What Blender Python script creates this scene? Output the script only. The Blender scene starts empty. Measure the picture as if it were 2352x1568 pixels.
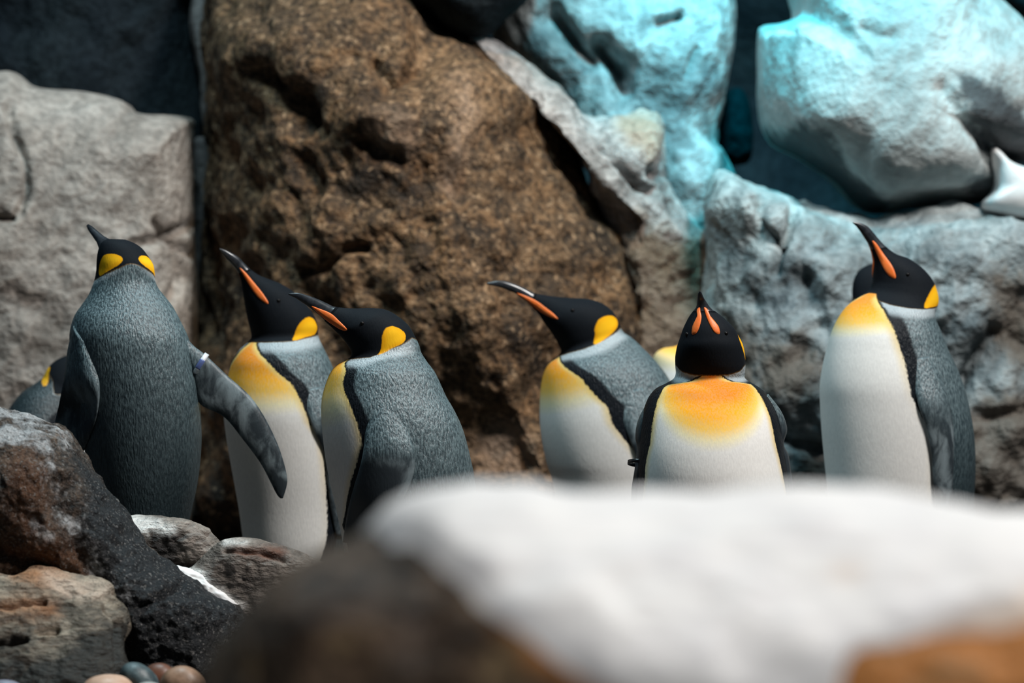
import bpy, math, random
import numpy as np
from mathutils import Vector

# ------------------------------------------------------------------ camera
D = 9.375          # camera to focus plane (m)
CZ = 0.60          # camera height
scene = bpy.context.scene
cam_d = bpy.data.cameras.new('camera')
cam = bpy.data.objects.new('camera', cam_d)
scene.collection.objects.link(cam)
cam.location = (0, -D, CZ)
cam.rotation_euler = (math.pi / 2, 0, 0)
cam_d.lens = 135
cam_d.sensor_width = 36
cam_d.clip_end = 100
cam_d.dof.use_dof = True
cam_d.dof.focus_distance = D
cam_d.dof.aperture_fstop = 2.0
scene.camera = cam

# ------------------------------------------------------------------ world, lamps, exposure
world = bpy.data.worlds.new('world')
scene.world = world
world.use_nodes = True
bg = world.node_tree.nodes['Background']
bg.inputs[0].default_value = (0.36, 0.55, 0.75, 1)
bg.inputs[1].default_value = 0.07


def aim(o, p):
    o.rotation_euler = (Vector(p) - o.location).to_track_quat('-Z', 'Y').to_euler()


def area(name, loc, target, size, power, col, spread=180):
    l = bpy.data.lights.new(name, 'AREA')
    l.shape = 'DISK'
    l.size = size
    l.spread = math.radians(spread)
    l.energy = power
    l.color = col
    o = bpy.data.objects.new(name, l)
    scene.collection.objects.link(o)
    o.location = loc
    aim(o, target)
    return o


def spot(name, loc, target, ang, power, col, blend=0.6, rad=0.12):
    l = bpy.data.lights.new(name, 'SPOT')
    l.spot_size = math.radians(ang)
    l.spot_blend = blend
    l.energy = power
    l.color = col
    l.shadow_soft_size = rad
    o = bpy.data.objects.new(name, l)
    scene.collection.objects.link(o)
    o.location = loc
    aim(o, target)
    return o


area('hall_skylight', (2.8, -2.1, 4.9), (0.1, 0.4, 0.5), 1.2, 455, (1.0, 0.97, 0.93))
spot('snow_fill_spot', (1.2, -8.0, 4.2), (0.45, -4.9, 0.2), 40, 620, (1.0, 0.965, 0.93), 1.0, 0.5)  # added fill spot, brightens the snow on the foreground boulder
area('ceiling_skylight', (-0.9, 0.2, 4.4), (-0.7, 0.5, 0.4), 0.8, 130, (0.66, 0.92, 1.0))
spot('teal_spot_lamp', (0.75, 0.7, 3.3), (0.95, 2.5, 1.75), 58, 1250, (0.0, 0.50, 0.62), 1.0, 0.10)
spot('cool_fill_spot', (1.5, -0.6, 4.2), (1.15, 2.1, 1.05), 48, 150, (0.30, 0.82, 1.0), 1.0, 0.15)  # added cool fill, widens and lifts the light on the right-hand rocks
spot('warm_spot_lamp', (0.35, -0.2, 3.9), (-0.2, 1.8, 0.85), 30, 300, (1.0, 0.70, 0.40), 1.0, 0.10)

vs = scene.view_settings
vs.view_transform = 'Standard'
vs.look = 'None'
vs.gamma = 1.0
vs.use_curve_mapping = False
vs.exposure = 0.0

# ------------------------------------------------------------------ helpers
S0 = 2.5 / 2352.0


def S(Y):
    return S0 * (D + Y) / D


def at(px, py, Y):
    s = S(Y)
    return np.array([(px - 1176) * s, Y, CZ - (py - 784) * s])


def to_px(P):
    s = S0 * (D + P[..., 1]) / D
    return np.stack([1176 + P[..., 0] / s, 784 + (CZ - P[..., 2]) / s], -1)


def tag(o, label=None, cat=None, group=None, kind=None):
    if label: o['label'] = label
    if cat: o['category'] = cat
    if group: o['group'] = group
    if kind: o['kind'] = kind
    return o


def hash3(i, j, k, seed):
    n = (i * 374761393 + j * 668265263 + k * 2147483647 + seed * 974634541).astype(np.int64)
    n = (n ^ (n >> 13)) * 1274126177
    n = n & 0x7fffffff
    n = (n ^ (n >> 16)) * 60493
    n = n & 0x7fffffff
    return (n % 65536) / 32767.5 - 1.0


def vnoise(P, seed=0):
    F = np.floor(P).astype(np.int64)
    f = P - F
    f = f * f * f * (f * (f * 6 - 15) + 10)
    r = 0
    for a in (0, 1):
        wa = f[:, 0] if a else 1 - f[:, 0]
        for b in (0, 1):
            wb = f[:, 1] if b else 1 - f[:, 1]
            for c in (0, 1):
                wc = f[:, 2] if c else 1 - f[:, 2]
                r = r + wa * wb * wc * hash3(F[:, 0] + a, F[:, 1] + b, F[:, 2] + c, seed)
    return r


def fbm(P, scale, octs, seed=0, gain=0.5):
    r = 0
    a = 1.0
    for o in range(octs):
        r = r + a * vnoise(P * scale * (2.03 ** o) + o * 17.3, seed + o)
        a *= gain
    return r


def make_obj(name, verts, faces, mat, parent=None, origin=None, attrs=None, smooth=True, mats=None, fmat=None):
    verts = np.asarray(verts, float)
    if origin is None:
        origin = (0, 0, 0) if parent is not None else ((verts.min(0) + verts.max(0)) / 2)
        if parent is None:
            origin = np.array([origin[0], origin[1], verts[:, 2].min()])
    origin = np.asarray(origin, float)
    me = bpy.data.meshes.new(name)
    me.from_pydata((verts - origin).tolist(), [], faces)
    me.update()
    if attrs:
        for k, v in attrs.items():
            a = me.attributes.new(k, 'FLOAT', 'POINT')
            a.data.foreach_set('value', np.asarray(v, np.float32))
    if smooth:
        me.polygons.foreach_set('use_smooth', [True] * len(me.polygons))
    for m in (mats or [mat]):
        me.materials.append(m)
    if fmat is not None:
        me.polygons.foreach_set('material_index', fmat)
    o = bpy.data.objects.new(name, me)
    scene.collection.objects.link(o)
    o.location = origin
    if parent is not None:
        o.parent = parent
    return o


def catmull(A, m):
    """A: (n,k) control rows -> smooth samples, m per interval"""
    A = np.asarray(A, float)
    n = len(A)
    out = []
    for i in range(n - 1):
        p0 = A[max(i - 1, 0)]
        p1 = A[i]
        p2 = A[i + 1]
        p3 = A[min(i + 2, n - 1)]
        for j in range(m):
            t = j / m
            out.append(0.5 * ((2 * p1) + (-p0 + p2) * t + (2 * p0 - 5 * p1 + 4 * p2 - p3) * t * t + (-p0 + 3 * p1 - 3 * p2 + p3) * t ** 3))
    out.append(A[-1])
    return np.array(out)


def closed_curve(pts, n):
    P = np.asarray(pts, float)
    Q = np.vstack([P[-1], P, P[0], P[1]])
    out = []
    for i in range(1, len(P) + 1):
        p0, p1, p2, p3 = Q[i - 1], Q[i], Q[i + 1], Q[i + 2]
        for j in range(n):
            t = j / n
            out.append(0.5 * ((2 * p1) + (-p0 + p2) * t + (2 * p0 - 5 * p1 + 4 * p2 - p3) * t * t + (-p0 + 3 * p1 - 3 * p2 + p3) * t ** 3))
    return np.array(out)


def seg_dist(Q, pts, closed=False):
    pts = np.asarray(pts, float)
    d = np.full(len(Q), 1e9)
    n = len(pts)
    for i in range(n if closed else n - 1):
        a = pts[i]
        b = pts[(i + 1) % n]
        ab = b - a
        t = np.clip(((Q - a) @ ab) / max(ab @ ab, 1e-12), 0, 1)
        d = np.minimum(d, np.linalg.norm(Q - (a + t[:, None] * ab), axis=1))
    return d


def poly_sdf(Q, pts):
    """positive inside"""
    pts = np.asarray(pts, float)
    d = seg_dist(Q, pts, True)
    ins = np.zeros(len(Q), bool)
    n = len(pts)
    for i in range(n):
        a = pts[i]
        b = pts[(i + 1) % n]
        c = (a[1] > Q[:, 1]) != (b[1] > Q[:, 1])
        xx = a[0] + (Q[:, 1] - a[1]) * (b[0] - a[0]) / ((b[1] - a[1]) if abs(b[1] - a[1]) > 1e-12 else 1e-12)
        ins ^= c & (Q[:, 0] < xx)
    return np.where(ins, d, -d)


# ------------------------------------------------------------------ material helpers
class NT:
    def __init__(self, name):
        self.m = bpy.data.materials.new(name)
        self.m.use_nodes = True
        self.t = self.m.node_tree
        self.b = self.t.nodes['Principled BSDF']

    def n(self, typ, **kw):
        nd = self.t.nodes.new(typ)
        for k, v in kw.items():
            setattr(nd, k, v)
        return nd

    def l(self, a, b):
        self.t.links.new(a, b)

    def attr(self, name):
        return self.n('ShaderNodeAttribute', attribute_name=name).outputs['Fac']

    def math(self, op, a, b=None, clamp=False):
        nd = self.n('ShaderNodeMath', operation=op)
        nd.use_clamp = clamp
        for i, v in enumerate((a, b)):
            if v is None: continue
            if isinstance(v, (int, float)):
                nd.inputs[i].default_value = v
            else:
                self.l(v, nd.inputs[i])
        return nd.outputs[0]

    def ramp01(self, v, lo, hi):
        nd = self.n('ShaderNodeMapRange')
        nd.interpolation_type = 'SMOOTHSTEP'
        self.l(v, nd.inputs['Value'])
        nd.inputs['From Min'].default_value = lo
        nd.inputs['From Max'].default_value = hi
        return nd.outputs[0]

    def mix(self, f, a, b):
        nd = self.n('ShaderNodeMix', data_type='RGBA')
        for i, v in ((0, f), (6, a), (7, b)):
            if isinstance(v, (int, float)):
                nd.inputs[i].default_value = v
            elif isinstance(v, tuple):
                nd.inputs[i].default_value = (*v[:3], 1)
            else:
                self.l(v, nd.inputs[i])
        return nd.outputs[2]

    def coords(self, sx=1, sy=1, sz=1):
        tc = self.n('ShaderNodeTexCoord')
        mp = self.n('ShaderNodeMapping')
        mp.inputs['Scale'].default_value = (sx, sy, sz)
        self.l(tc.outputs['Object'], mp.inputs['Vector'])
        return mp.outputs[0]

    def noise(self, vec, scale, detail=4, rough=0.55, dist=0.0):
        nd = self.n('ShaderNodeTexNoise')
        self.l(vec, nd.inputs['Vector'])
        nd.inputs['Scale'].default_value = scale
        nd.inputs['Detail'].default_value = detail
        nd.inputs['Roughness'].default_value = rough
        nd.inputs['Distortion'].default_value = dist
        return nd.outputs['Fac']

    def bump(self, h, strength, dist, prev=None):
        nd = self.n('ShaderNodeBump')
        nd.inputs['Strength'].default_value = strength
        nd.inputs['Distance'].default_value = dist
        self.l(h, nd.inputs['Height'])
        if prev is not None:
            self.l(prev, nd.inputs['Normal'])
        return nd.outputs[0]


def rock_mat(name, dark, mid, light, scale=9.0, speck=60.0, masks=(), rough=0.75, bump=0.5, stretch=(1, 1, 1), contrast=(0.32, 0.68), speck_amt=0.5, spec=0.3, fleck=None):
    """masks: (attribute, colour, edge noise amount m, softness m, opacity)"""
    N = NT(name)
    v = N.coords(*stretch)
    a = N.ramp01(N.noise(v, scale, 7, 0.62, 0.3), contrast[0], contrast[1])
    b = N.ramp01(N.noise(v, scale * 0.35, 4, 0.55, 0.6), 0.38, 0.66)
    s = N.ramp01(N.noise(v, speck, 3, 0.65), 0.34, 0.66)
    col = N.mix(a, dark, mid)
    col = N.mix(N.math('MULTIPLY', b, 0.75), col, light)
    dk = tuple(c * 0.28 for c in dark)
    inv = N.math('MULTIPLY', N.math('SUBTRACT', 1.0, s), speck_amt)
    col = N.mix(inv, col, dk)
    en = N.math('SUBTRACT', N.noise(v, 22, 6, 0.7), 0.5)
    for at_, c, amp, soft, op in masks:
        d = N.math('ADD', N.attr(at_), N.math('MULTIPLY', en, amp))
        f = N.math('MULTIPLY', N.ramp01(d, -soft, soft), op)
        cc = N.mix(N.math('MULTIPLY', inv, 0.5), c, tuple(x * 0.45 for x in c))
        col = N.mix(f, col, cc)
    if fleck:
        f = N.math('MULTIPLY', N.ramp01(N.noise(v, fleck[1], 3, 0.6), fleck[2], fleck[2] + fleck[3]), fleck[4])
        col = N.mix(f, col, fleck[0])
    N.l(col, N.b.inputs['Base Color'])
    N.b.inputs['Roughness'].default_value = rough
    N.b.inputs['Specular IOR Level'].default_value = spec
    h = N.noise(v, scale * 1.6, 8, 0.65)
    b1 = N.bump(h, bump, 0.03)
    N.l(N.bump(N.noise(v, speck, 3, 0.6), min(1.0, bump * 1.2), 0.9 / speck, b1), N.b.inputs['Normal'])
    return N.m


def simple_mat(name, col, rough=0.5, spec=0.5, bump=None, col2=None, ns=30):
    N = NT(name)
    v = N.coords()
    f = N.noise(v, ns, 5, 0.6)
    N.l(N.mix(N.ramp01(f, 0.35, 0.65), col, col2 or tuple(c * 0.75 for c in col)), N.b.inputs['Base Color'])
    N.b.inputs['Roughness'].default_value = rough
    N.b.inputs['Specular IOR Level'].default_value = spec
    if bump:
        N.l(N.bump(f, bump, 0.01), N.b.inputs['Normal'])
    return N.m


# ------------------------------------------------------------------ rocks
def rock(name, label, outline, Y, front, back, mat, p=3.0, q=2.4, amp=0.03, nscale=3.0, seed=1, facets=0, grooves=(), bumps=(), masks=None,
         centre=None, N=200, K=80, group=None, tilt=(0, 0), cat='rock', edge_keep=0.5, parent=None, ground=None, rough=0.0, rscale=16):
    oc = closed_curve(outline, 8)
    c = np.array(centre, float) if centre is not None else oc.mean(0)
    # resample the outline evenly by length
    seg = np.linalg.norm(np.roll(oc, -1, 0) - oc, axis=1)
    L = np.concatenate([[0], np.cumsum(seg)])
    tt = np.linspace(0, L[-1], N, endpoint=False)
    oc2 = np.vstack([oc, oc[:1]])
    ring = np.stack([np.interp(tt, L, oc2[:, 0]), np.interp(tt, L, oc2[:, 1])], 1)
    if np.sum(ring[:, 0] * np.roll(ring[:, 1], -1) - np.roll(ring[:, 0], -1) * ring[:, 1]) < 0:
        ring = ring[::-1]
    R = np.linalg.norm(ring - c, axis=1).mean() * S(Y)

    def prof(T, k):
        ph = np.linspace(0, math.pi / 2, 2000)
        s = np.sin(ph) ** (2 / p)
        g = np.cos(ph) ** (2 / q)
        ln = np.concatenate([[0], np.cumsum(np.hypot(np.diff(s) * R, np.diff(g) * T))])
        u = np.linspace(0, ln[-1], k + 1)
        return np.interp(u, ln, s), np.interp(u, ln, g)
    sf, gf = prof(front, K)
    sb, gb = prof(back, max(8, K // 5))
    rows = []
    for s, g in list(zip(sf[1:], -front * gf[1:])) + list(zip(sb[1:-1][::-1], back * gb[1:-1][::-1])):
        q2 = c + (ring - c) * s
        rows.append((q2, np.full(N, g), np.full(N, s)))
    PX = np.concatenate([r[0] for r in rows])
    G = np.concatenate([r[1] for r in rows])
    SS = np.concatenate([r[2] for r in rows])
    PX = np.vstack([PX, c, c])
    G = np.concatenate([G, [-front], [back]])
    SS = np.concatenate([SS, [0], [0]])
    s_ = S(Y)
    V = np.stack([(PX[:, 0] - 1176) * s_, Y + G, CZ - (PX[:, 1] - 784) * s_], 1)
    V[:, 1] += tilt[0] * (PX[:, 0] - c[0]) * s_ + tilt[1] * (PX[:, 1] - c[1]) * s_
    PX = to_px(V)
    nr = len(rows)
    faces = []
    for i in range(nr - 1):
        a = i * N
        for j in range(N):
            k = (j + 1) % N
            faces.append((a + j, a + k, a + N + k, a + N + j))
    t0 = nr * N
    for j in range(N):
        k = (j + 1) % N
        faces.append((t0, k, j))
        faces.append((t0 + 1, (nr - 1) * N + j, (nr - 1) * N + k))
    rng = random.Random(seed)
    # chiselled planes
    cen = np.array([(c[0] - 1176) * s_, Y, CZ - (c[1] - 784) * s_])
    for f in range(facets):
        n = np.array([rng.uniform(-1, 1), -rng.uniform(0.35, 1.0), rng.uniform(-0.7, 1)])
        n /= np.linalg.norm(n)
        h = (V - cen) @ n
        lim = h.max() * rng.uniform(0.80, 0.95)
        ex = np.maximum(h - lim, 0)
        V -= n * (ex * 0.85)[:, None]
    # normals
    F4 = np.array([f if len(f) == 4 else (*f, f[2]) for f in faces])
    fn = np.cross(V[F4[:, 2]] - V[F4[:, 0]], V[F4[:, 3]] - V[F4[:, 1]])
    vn = np.zeros_like(V)
    for i in range(4):
        np.add.at(vn, F4[:, i], fn)
    vn /= np.maximum(np.linalg.norm(vn, axis=1), 1e-9)[:, None]
    cenv = V.mean(0)
    if np.sum((V - cenv) * vn) < 0:
        vn = -vn
        faces = [tuple(reversed(f)) for f in faces]
    keep = 1 - (1 - edge_keep) * np.clip((SS - 0.75) / 0.25, 0, 1)
    disp = amp * keep * (fbm(V, nscale, 4, seed * 7, 0.55) * 0.8 + 0.22 * (0.5 - np.abs(fbm(V, nscale * 2.3, 3, seed * 7 + 50))))
    if rough:
        disp += rough * fbm(V, rscale, 3, seed * 7 + 31, 0.6)
    frontm = np.clip(-G / max(front, 1e-6) * 3, 0, 1) * (G < 0)
    for pts, w, dep in grooves:
        wob = PX + np.stack([vnoise(V * 14, seed + 91), vnoise(V * 14, seed + 95)], 1) * w * 0.55
        d = seg_dist(wob, pts)
        disp -= frontm * dep * np.exp(-(d / w) ** 2)
    for bx, by, br, ba in bumps:
        d = np.hypot(PX[:, 0] - bx, PX[:, 1] - by)
        disp += frontm * ba * np.exp(-(d / br) ** 2)
    V = V + vn * disp[:, None]
    if ground is not None:
        V[:, 2] = np.maximum(V[:, 2], ground)
    attrs = {}
    for k, polys in (masks or {}).items():
        m = np.full(len(V), -1.0)
        for poly in polys:
            m = np.maximum(m, poly_sdf(PX, closed_curve(poly, 4)) * s_)
        m = np.where(G > 0.02, -1.0, m)
        attrs[k] = m
    o = make_obj(name, V, faces, mat, parent=parent, attrs=attrs)
    if parent is None:
        tag(o, label, cat, group)
    return o, V, faces, vn, PX, G


# ---- rock materials
M_pale = rock_mat('pale_rock', (0.17, 0.145, 0.125), (0.375, 0.325, 0.285), (0.46, 0.415, 0.375), 7, 30, bump=0.5, speck_amt=0.5, contrast=(0.34, 0.66))
M_shaderock = rock_mat('shade_dark_rock', (0.008, 0.012, 0.016), (0.014, 0.019, 0.024), (0.018, 0.026, 0.030), 5, 40, rough=0.9, spec=0.05)  # near-black colour carries the shade of the hollows and gaps
M_litside = rock_mat('lit_side_grey_rock', (0.07, 0.067, 0.068), (0.15, 0.143, 0.14), (0.21, 0.20, 0.195), 6, 40, bump=0.4)  # lit side of the brown boulder, put into the colour
M_brown = rock_mat('brown_granite', (0.024, 0.016, 0.011), (0.185, 0.102, 0.048), (0.23, 0.14, 0.075), 6.5, 44, bump=1.0, speck_amt=0.85, contrast=(0.36, 0.66),
                   masks=(('pale', (0.46, 0.33, 0.24), 0.12, 0.06, 0.6),), fleck=((0.42, 0.28, 0.17), 40, 0.55, 0.18, 0.7))
M_ridge = rock_mat('ridge_rock', (0.13, 0.115, 0.11), (0.40, 0.37, 0.36), (0.52, 0.49, 0.485), 8, 34, bump=0.7, speck_amt=0.5, contrast=(0.36, 0.62),
                   masks=(('brown', (0.14, 0.088, 0.05), 0.12, 0.05, 0.85), ('tan', (0.42, 0.28, 0.20), 0.05, 0.03, 0.8)))
M_wall = rock_mat('wet_grey_rock', (0.075, 0.095, 0.105), (0.32, 0.36, 0.37), (0.46, 0.49, 0.48), 5.0, 22, bump=0.6, speck_amt=0.45, contrast=(0.36, 0.62),
                  masks=(('brown', (0.10, 0.075, 0.055), 0.20, 0.05, 0.85),))
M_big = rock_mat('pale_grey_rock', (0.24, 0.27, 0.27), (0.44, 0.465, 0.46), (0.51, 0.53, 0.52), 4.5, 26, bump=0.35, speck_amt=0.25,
                 masks=(('mottle_shade', (0.045, 0.05, 0.055), 0.12, 0.025, 0.95),))  # dark mottling plus painted shade on the underside and side face
M_snow = simple_mat('snow', (0.80, 0.795, 0.785), 0.8, 0.2, 0.3, (0.74, 0.735, 0.74), 12)
def cap_mat():
    N = NT('stained_snow')
    v = N.coords()
    f = N.noise(v, 10, 5, 0.6)
    col = N.mix(N.ramp01(f, 0.35, 0.65), (0.80, 0.795, 0.785), (0.75, 0.745, 0.75))
    col = N.mix(N.math('MULTIPLY', N.ramp01(N.math('ADD', N.attr('stain'), N.math('MULTIPLY', N.math('SUBTRACT', f, 0.5), 0.05)), -0.02, 0.02), 0.6), col, (0.72, 0.50, 0.33))
    N.l(col, N.b.inputs['Base Color'])
    N.b.inputs['Roughness'].default_value = 0.8
    N.l(N.bump(f, 0.2, 0.01), N.b.inputs['Normal'])
    return N.m


M_cap = cap_mat()
M_fore = rock_mat('foreground_granite', (0.020, 0.015, 0.012), (0.12, 0.075, 0.045), (0.15, 0.10, 0.06), 8, 22, bump=0.8, contrast=(0.38, 0.64),
                  masks=(('rust', (0.55, 0.22, 0.055), 0.05, 0.03, 0.95),), fleck=((0.24, 0.165, 0.085), 13, 0.56, 0.12, 0.7))
M_left = rock_mat('rust_streaked_rock', (0.020, 0.015, 0.013), (0.13, 0.085, 0.058), (0.17, 0.115, 0.08), 16, 85, bump=1.0, speck_amt=0.9, rough=0.55, contrast=(0.36, 0.64),
                  masks=(('dark', (0.016, 0.019, 0.023), 0.04, 0.03, 0.95), ('rust', (0.16, 0.060, 0.02), 0.14, 0.06, 0.7),
                         ('white', (0.60, 0.61, 0.62), 0.16, 0.02, 0.85)), fleck=((0.22, 0.21, 0.20), 130, 0.58, 0.07, 0.7))
M_ledge = rock_mat('layered_ledge_rock', (0.07, 0.055, 0.04), (0.32, 0.265, 0.20), (0.42, 0.35, 0.27), 11, 55, bump=0.9, stretch=(0.6, 0.6, 1.8), rough=0.6, contrast=(0.38, 0.60),
                   masks=(('dark', (0.020, 0.018, 0.015), 0.14, 0.03, 0.95), ('rust', (0.46, 0.17, 0.045), 0.08, 0.04, 0.75), ('white', (0.62, 0.48, 0.38), 0.06, 0.02, 0.8)))
M_slab = rock_mat('smooth_slab_rock', (0.10, 0.082, 0.07), (0.28, 0.235, 0.20), (0.38, 0.33, 0.29), 12, 60, bump=0.7, stretch=(0.6, 0.6, 1.5), rough=0.5, contrast=(0.36, 0.62),
                  masks=(('dark', (0.022, 0.020, 0.020), 0.12, 0.02, 0.9), ('white', (0.74, 0.72, 0.69), 0.04, 0.012, 0.95), ('rust', (0.14, 0.05, 0.025), 0.05, 0.02, 0.85)))
M_ground = rock_mat('dark_wet_gravel', (0.02, 0.019, 0.018), (0.05, 0.045, 0.04), (0.07, 0.063, 0.056), 12, 90, bump=0.7)

# ---- ground
gx = np.linspace(-4.5, 4.5, 130)
gy = np.linspace(-6.5, 5.5, 170)
GX, GY = np.meshgrid(gx, gy)
t = np.clip((GY + 0.45) / 0.35, 0, 1)
t = t * t * (3 - 2 * t)
GP = np.stack([GX.ravel(), GY.ravel(), np.zeros(GX.size)], 1)
GZ = -0.24 * (1 - t).ravel() + 0.006 * fbm(GP, 4, 3, 5)
GP[:, 2] = GZ
gf_ = []
for i in range(len(gy) - 1):
    for j in range(len(gx) - 1):
        a = i * len(gx) + j
        gf_.append((a, a + 1, a + len(gx) + 1, a + len(gx)))
tag(make_obj('ground', GP, gf_, M_ground, origin=(0, 0, 0)), kind='structure')

# ---- rock wall behind everything
def wall():
    nx, nz = 150, 70
    X, Z = np.meshgrid(np.linspace(-4.2, 4.2, nx), np.linspace(-0.1, 3.2, nz))
    P = np.stack([X.ravel(), np.full(X.size, 3.9), Z.ravel()], 1)
    P[:, 1] += 0.30 * fbm(P, 1.3, 4, 3)
    P[:, 1] -= 0.25 * np.clip(P[:, 2] - 1.7, 0, 2) ** 2
    f = []
    for i in range(nz - 1):
        for j in range(nx - 1):
            a = i * nx + j
            f.append((a, a + 1, a + nx + 1, a + nx))
    tag(make_obj('wall_back', P, f, M_shaderock, origin=(0, 3.9, 0)), kind='structure')
wall()

# ---- background boulders
rock('boulder', 'huge boulder coloured dark for shade lying on top of the pale grey boulder',
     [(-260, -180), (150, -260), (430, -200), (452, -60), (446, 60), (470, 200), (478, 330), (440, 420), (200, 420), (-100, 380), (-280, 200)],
     2.75, 0.30, 0.5, M_shaderock, p=4, amp=0.05, seed=3, centre=(120, 80))
rock('boulder', 'pale grey cracked boulder behind the penguin seen from behind',
     [(-340, 200), (-120, 175), (10, 166), (40, 172), (90, 203), (200, 216), (285, 238), (318, 262), (436, 266), (444, 300), (442, 480), (446, 760), (440, 1000), (430, 1240),
      (200, 1290), (-200, 1290), (-360, 1000), (-380, 500)],
     2.15, 0.34, 0.4, M_pale, p=7, q=2.0, amp=0.035, nscale=3.2, seed=4, centre=(120, 700), edge_keep=0.25, N=300, K=120,
     grooves=[([(18, 250), (30, 310), (58, 370), (62, 430), (42, 490)], 9, 0.035), ([(-20, 498), (28, 505)], 7, 0.045),
              ([(362, 512), (385, 545), (440, 515)], 9, 0.04), ([(300, 560), (385, 548), (440, 580)], 8, 0.03), ([(400, 560), (420, 640), (380, 720)], 10, 0.03)],
     bumps=[(250, 330, 120, 0.02), (60, 620, 160, 0.03)], tilt=(0.10, 0.0))
rock('boulder', 'narrow grey slab added as the lit left side of the brown boulder',
     [(438, -120), (480, -120), (500, 100), (505, 300), (500, 480), (488, 640), (470, 800), (445, 820), (437, 640), (446, 470), (440, 340), (474, 328), (478, 290), (464, 180), (446, 110)],
     2.62, 0.10, 0.2, M_litside, p=2.4, amp=0.012, nscale=7, seed=5, centre=(484, 320), N=160, K=30)  # added slab, its pale grey stands for light on the boulder's side
rock('boulder', 'huge brown granite boulder behind the penguins',
     [(478, -200), (700, -260), (900, -120), (985, 30), (1080, 100), (1180, 165), (1255, 265), (1325, 390), (1395, 525), (1440, 650), (1465, 800), (1470, 1000), (1470, 1270),
      (1000, 1300), (432, 1290), (420, 1050), (440, 720), (472, 480), (484, 280), (478, 60)],
     2.35, 0.75, 0.5, M_brown, tilt=(-0.28, 0), p=2.8, q=2.2, rough=0.013, rscale=13, amp=0.06, nscale=2.6, seed=6, centre=(960, 600), facets=5, edge_keep=0.3, N=360, K=170,
     grooves=[([(600, 165), (650, 200), (690, 245), (705, 290)], 26, 0.075), ([(690, 370), (725, 420), (735, 440)], 22, 0.05), ([(680, 625), (740, 620), (790, 570), (830, 575)], 11, 0.045),
              ([(860, 145), (900, 200), (930, 190), (960, 180)], 22, 0.05), ([(845, 335), (915, 360)], 16, 0.05), ([(1230, 280), (1330, 400), (1385, 490)], 34, 0.06), ([(540, 540), (470, 760)], 40, 0.05),
              ([(1085, 380), (1120, 560), (1180, 700)], 30, 0.03)],
     bumps=[(880, 290, 90, 0.035), (1050, 260, 110, 0.05), (620, 110, 110, 0.05), (700, 560, 130, 0.04), (1000, 800, 180, 0.03)],
     masks={'pale': [[(1045, 210), (1090, 240), (1090, 400), (1060, 420), (1040, 320)], [(880, 280), (940, 300), (930, 350), (870, 330)], [(1100, 1000), (1240, 980), (1250, 1110), (1100, 1110)]]})
rock('boulder', 'grey brown ridge of rock leaning on the right flank of the brown boulder',
     [(1075, 88), (1120, 95), (1180, 132), (1260, 185), (1335, 262), (1420, 268), (1500, 262), (1520, 330), (1535, 430), (1600, 510), (1655, 580), (1664, 660), (1650, 760), (1640, 900), (1620, 1230),
      (1470, 1250), (1440, 900), (1440, 700), (1410, 560), (1370, 440), (1310, 330), (1240, 240), (1170, 160), (1100, 110)],
     2.20, 0.28, 0.15, M_ridge, p=2.6, q=2.0, rough=0.010, rscale=12, amp=0.035, nscale=5, seed=8, centre=(1470, 520), N=340, K=110, edge_keep=0.5, tilt=(0.2, 0),
     grooves=[([(1385, 335), (1420, 380), (1470, 425), (1510, 440)], 9, 0.05), ([(1500, 390), (1515, 405)], 12, 0.04), ([(1390, 590), (1420, 690)], 12, 0.03), ([(1545, 600), (1555, 700)], 18, 0.03)],
     bumps=[(1470, 320, 50, 0.03), (1400, 420, 50, 0.03), (1600, 640, 70, 0.04)],
     masks={'brown': [[(1420, 560), (1500, 520), (1560, 540), (1640, 540), (1700, 640), (1700, 1300), (1400, 1300)]], 'tan': [[(1420, 270), (1500, 262), (1515, 330), (1500, 370), (1430, 330)]]})
rock('boulder', 'jutting rock coloured dark for the shaded gap between brown boulder and bluish rock face',
     [(880, -160), (1100, -220), (1280, -120), (1220, -10), (1170, 40), (1110, 84), (1040, 78), (985, 30), (930, -10)], 2.05, 0.22, 0.3, M_shaderock, p=3, amp=0.02, seed=21, N=140, K=50)  # dark colour fills in a gap that is only shaded
rock('boulder', 'smooth bluish rock face under the teal lamp beside the dark crevice',
     [(1150, -150), (1400, -220), (1640, -180), (1690, -40), (1688, 90), (1672, 200), (1648, 300), (1640, 350), (1655, 390), (1680, 450), (1690, 540), (1690, 640), (1680, 760), (1600, 760), (1480, 600),
      (1380, 420), (1260, 260), (1180, 160), (1130, 60)],
     2.55, 0.30, 0.4, M_wall, p=3.2, q=2.0, amp=0.035, nscale=3.4, seed=9, centre=(1500, 240), N=300, K=110, edge_keep=0.3,
     grooves=[([(1385, 105), (1415, 160), (1430, 205)], 24, 0.13), ([(1515, 52), (1562, 32)], 9, 0.06), ([(1270, 30), (1300, 80), (1345, 135)], 22, 0.10), ([(1600, 110), (1575, 170)], 10, 0.025)],
     bumps=[(1480, 110, 70, 0.03), (1600, 420, 90, 0.04)], masks={'brown': []})
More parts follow.
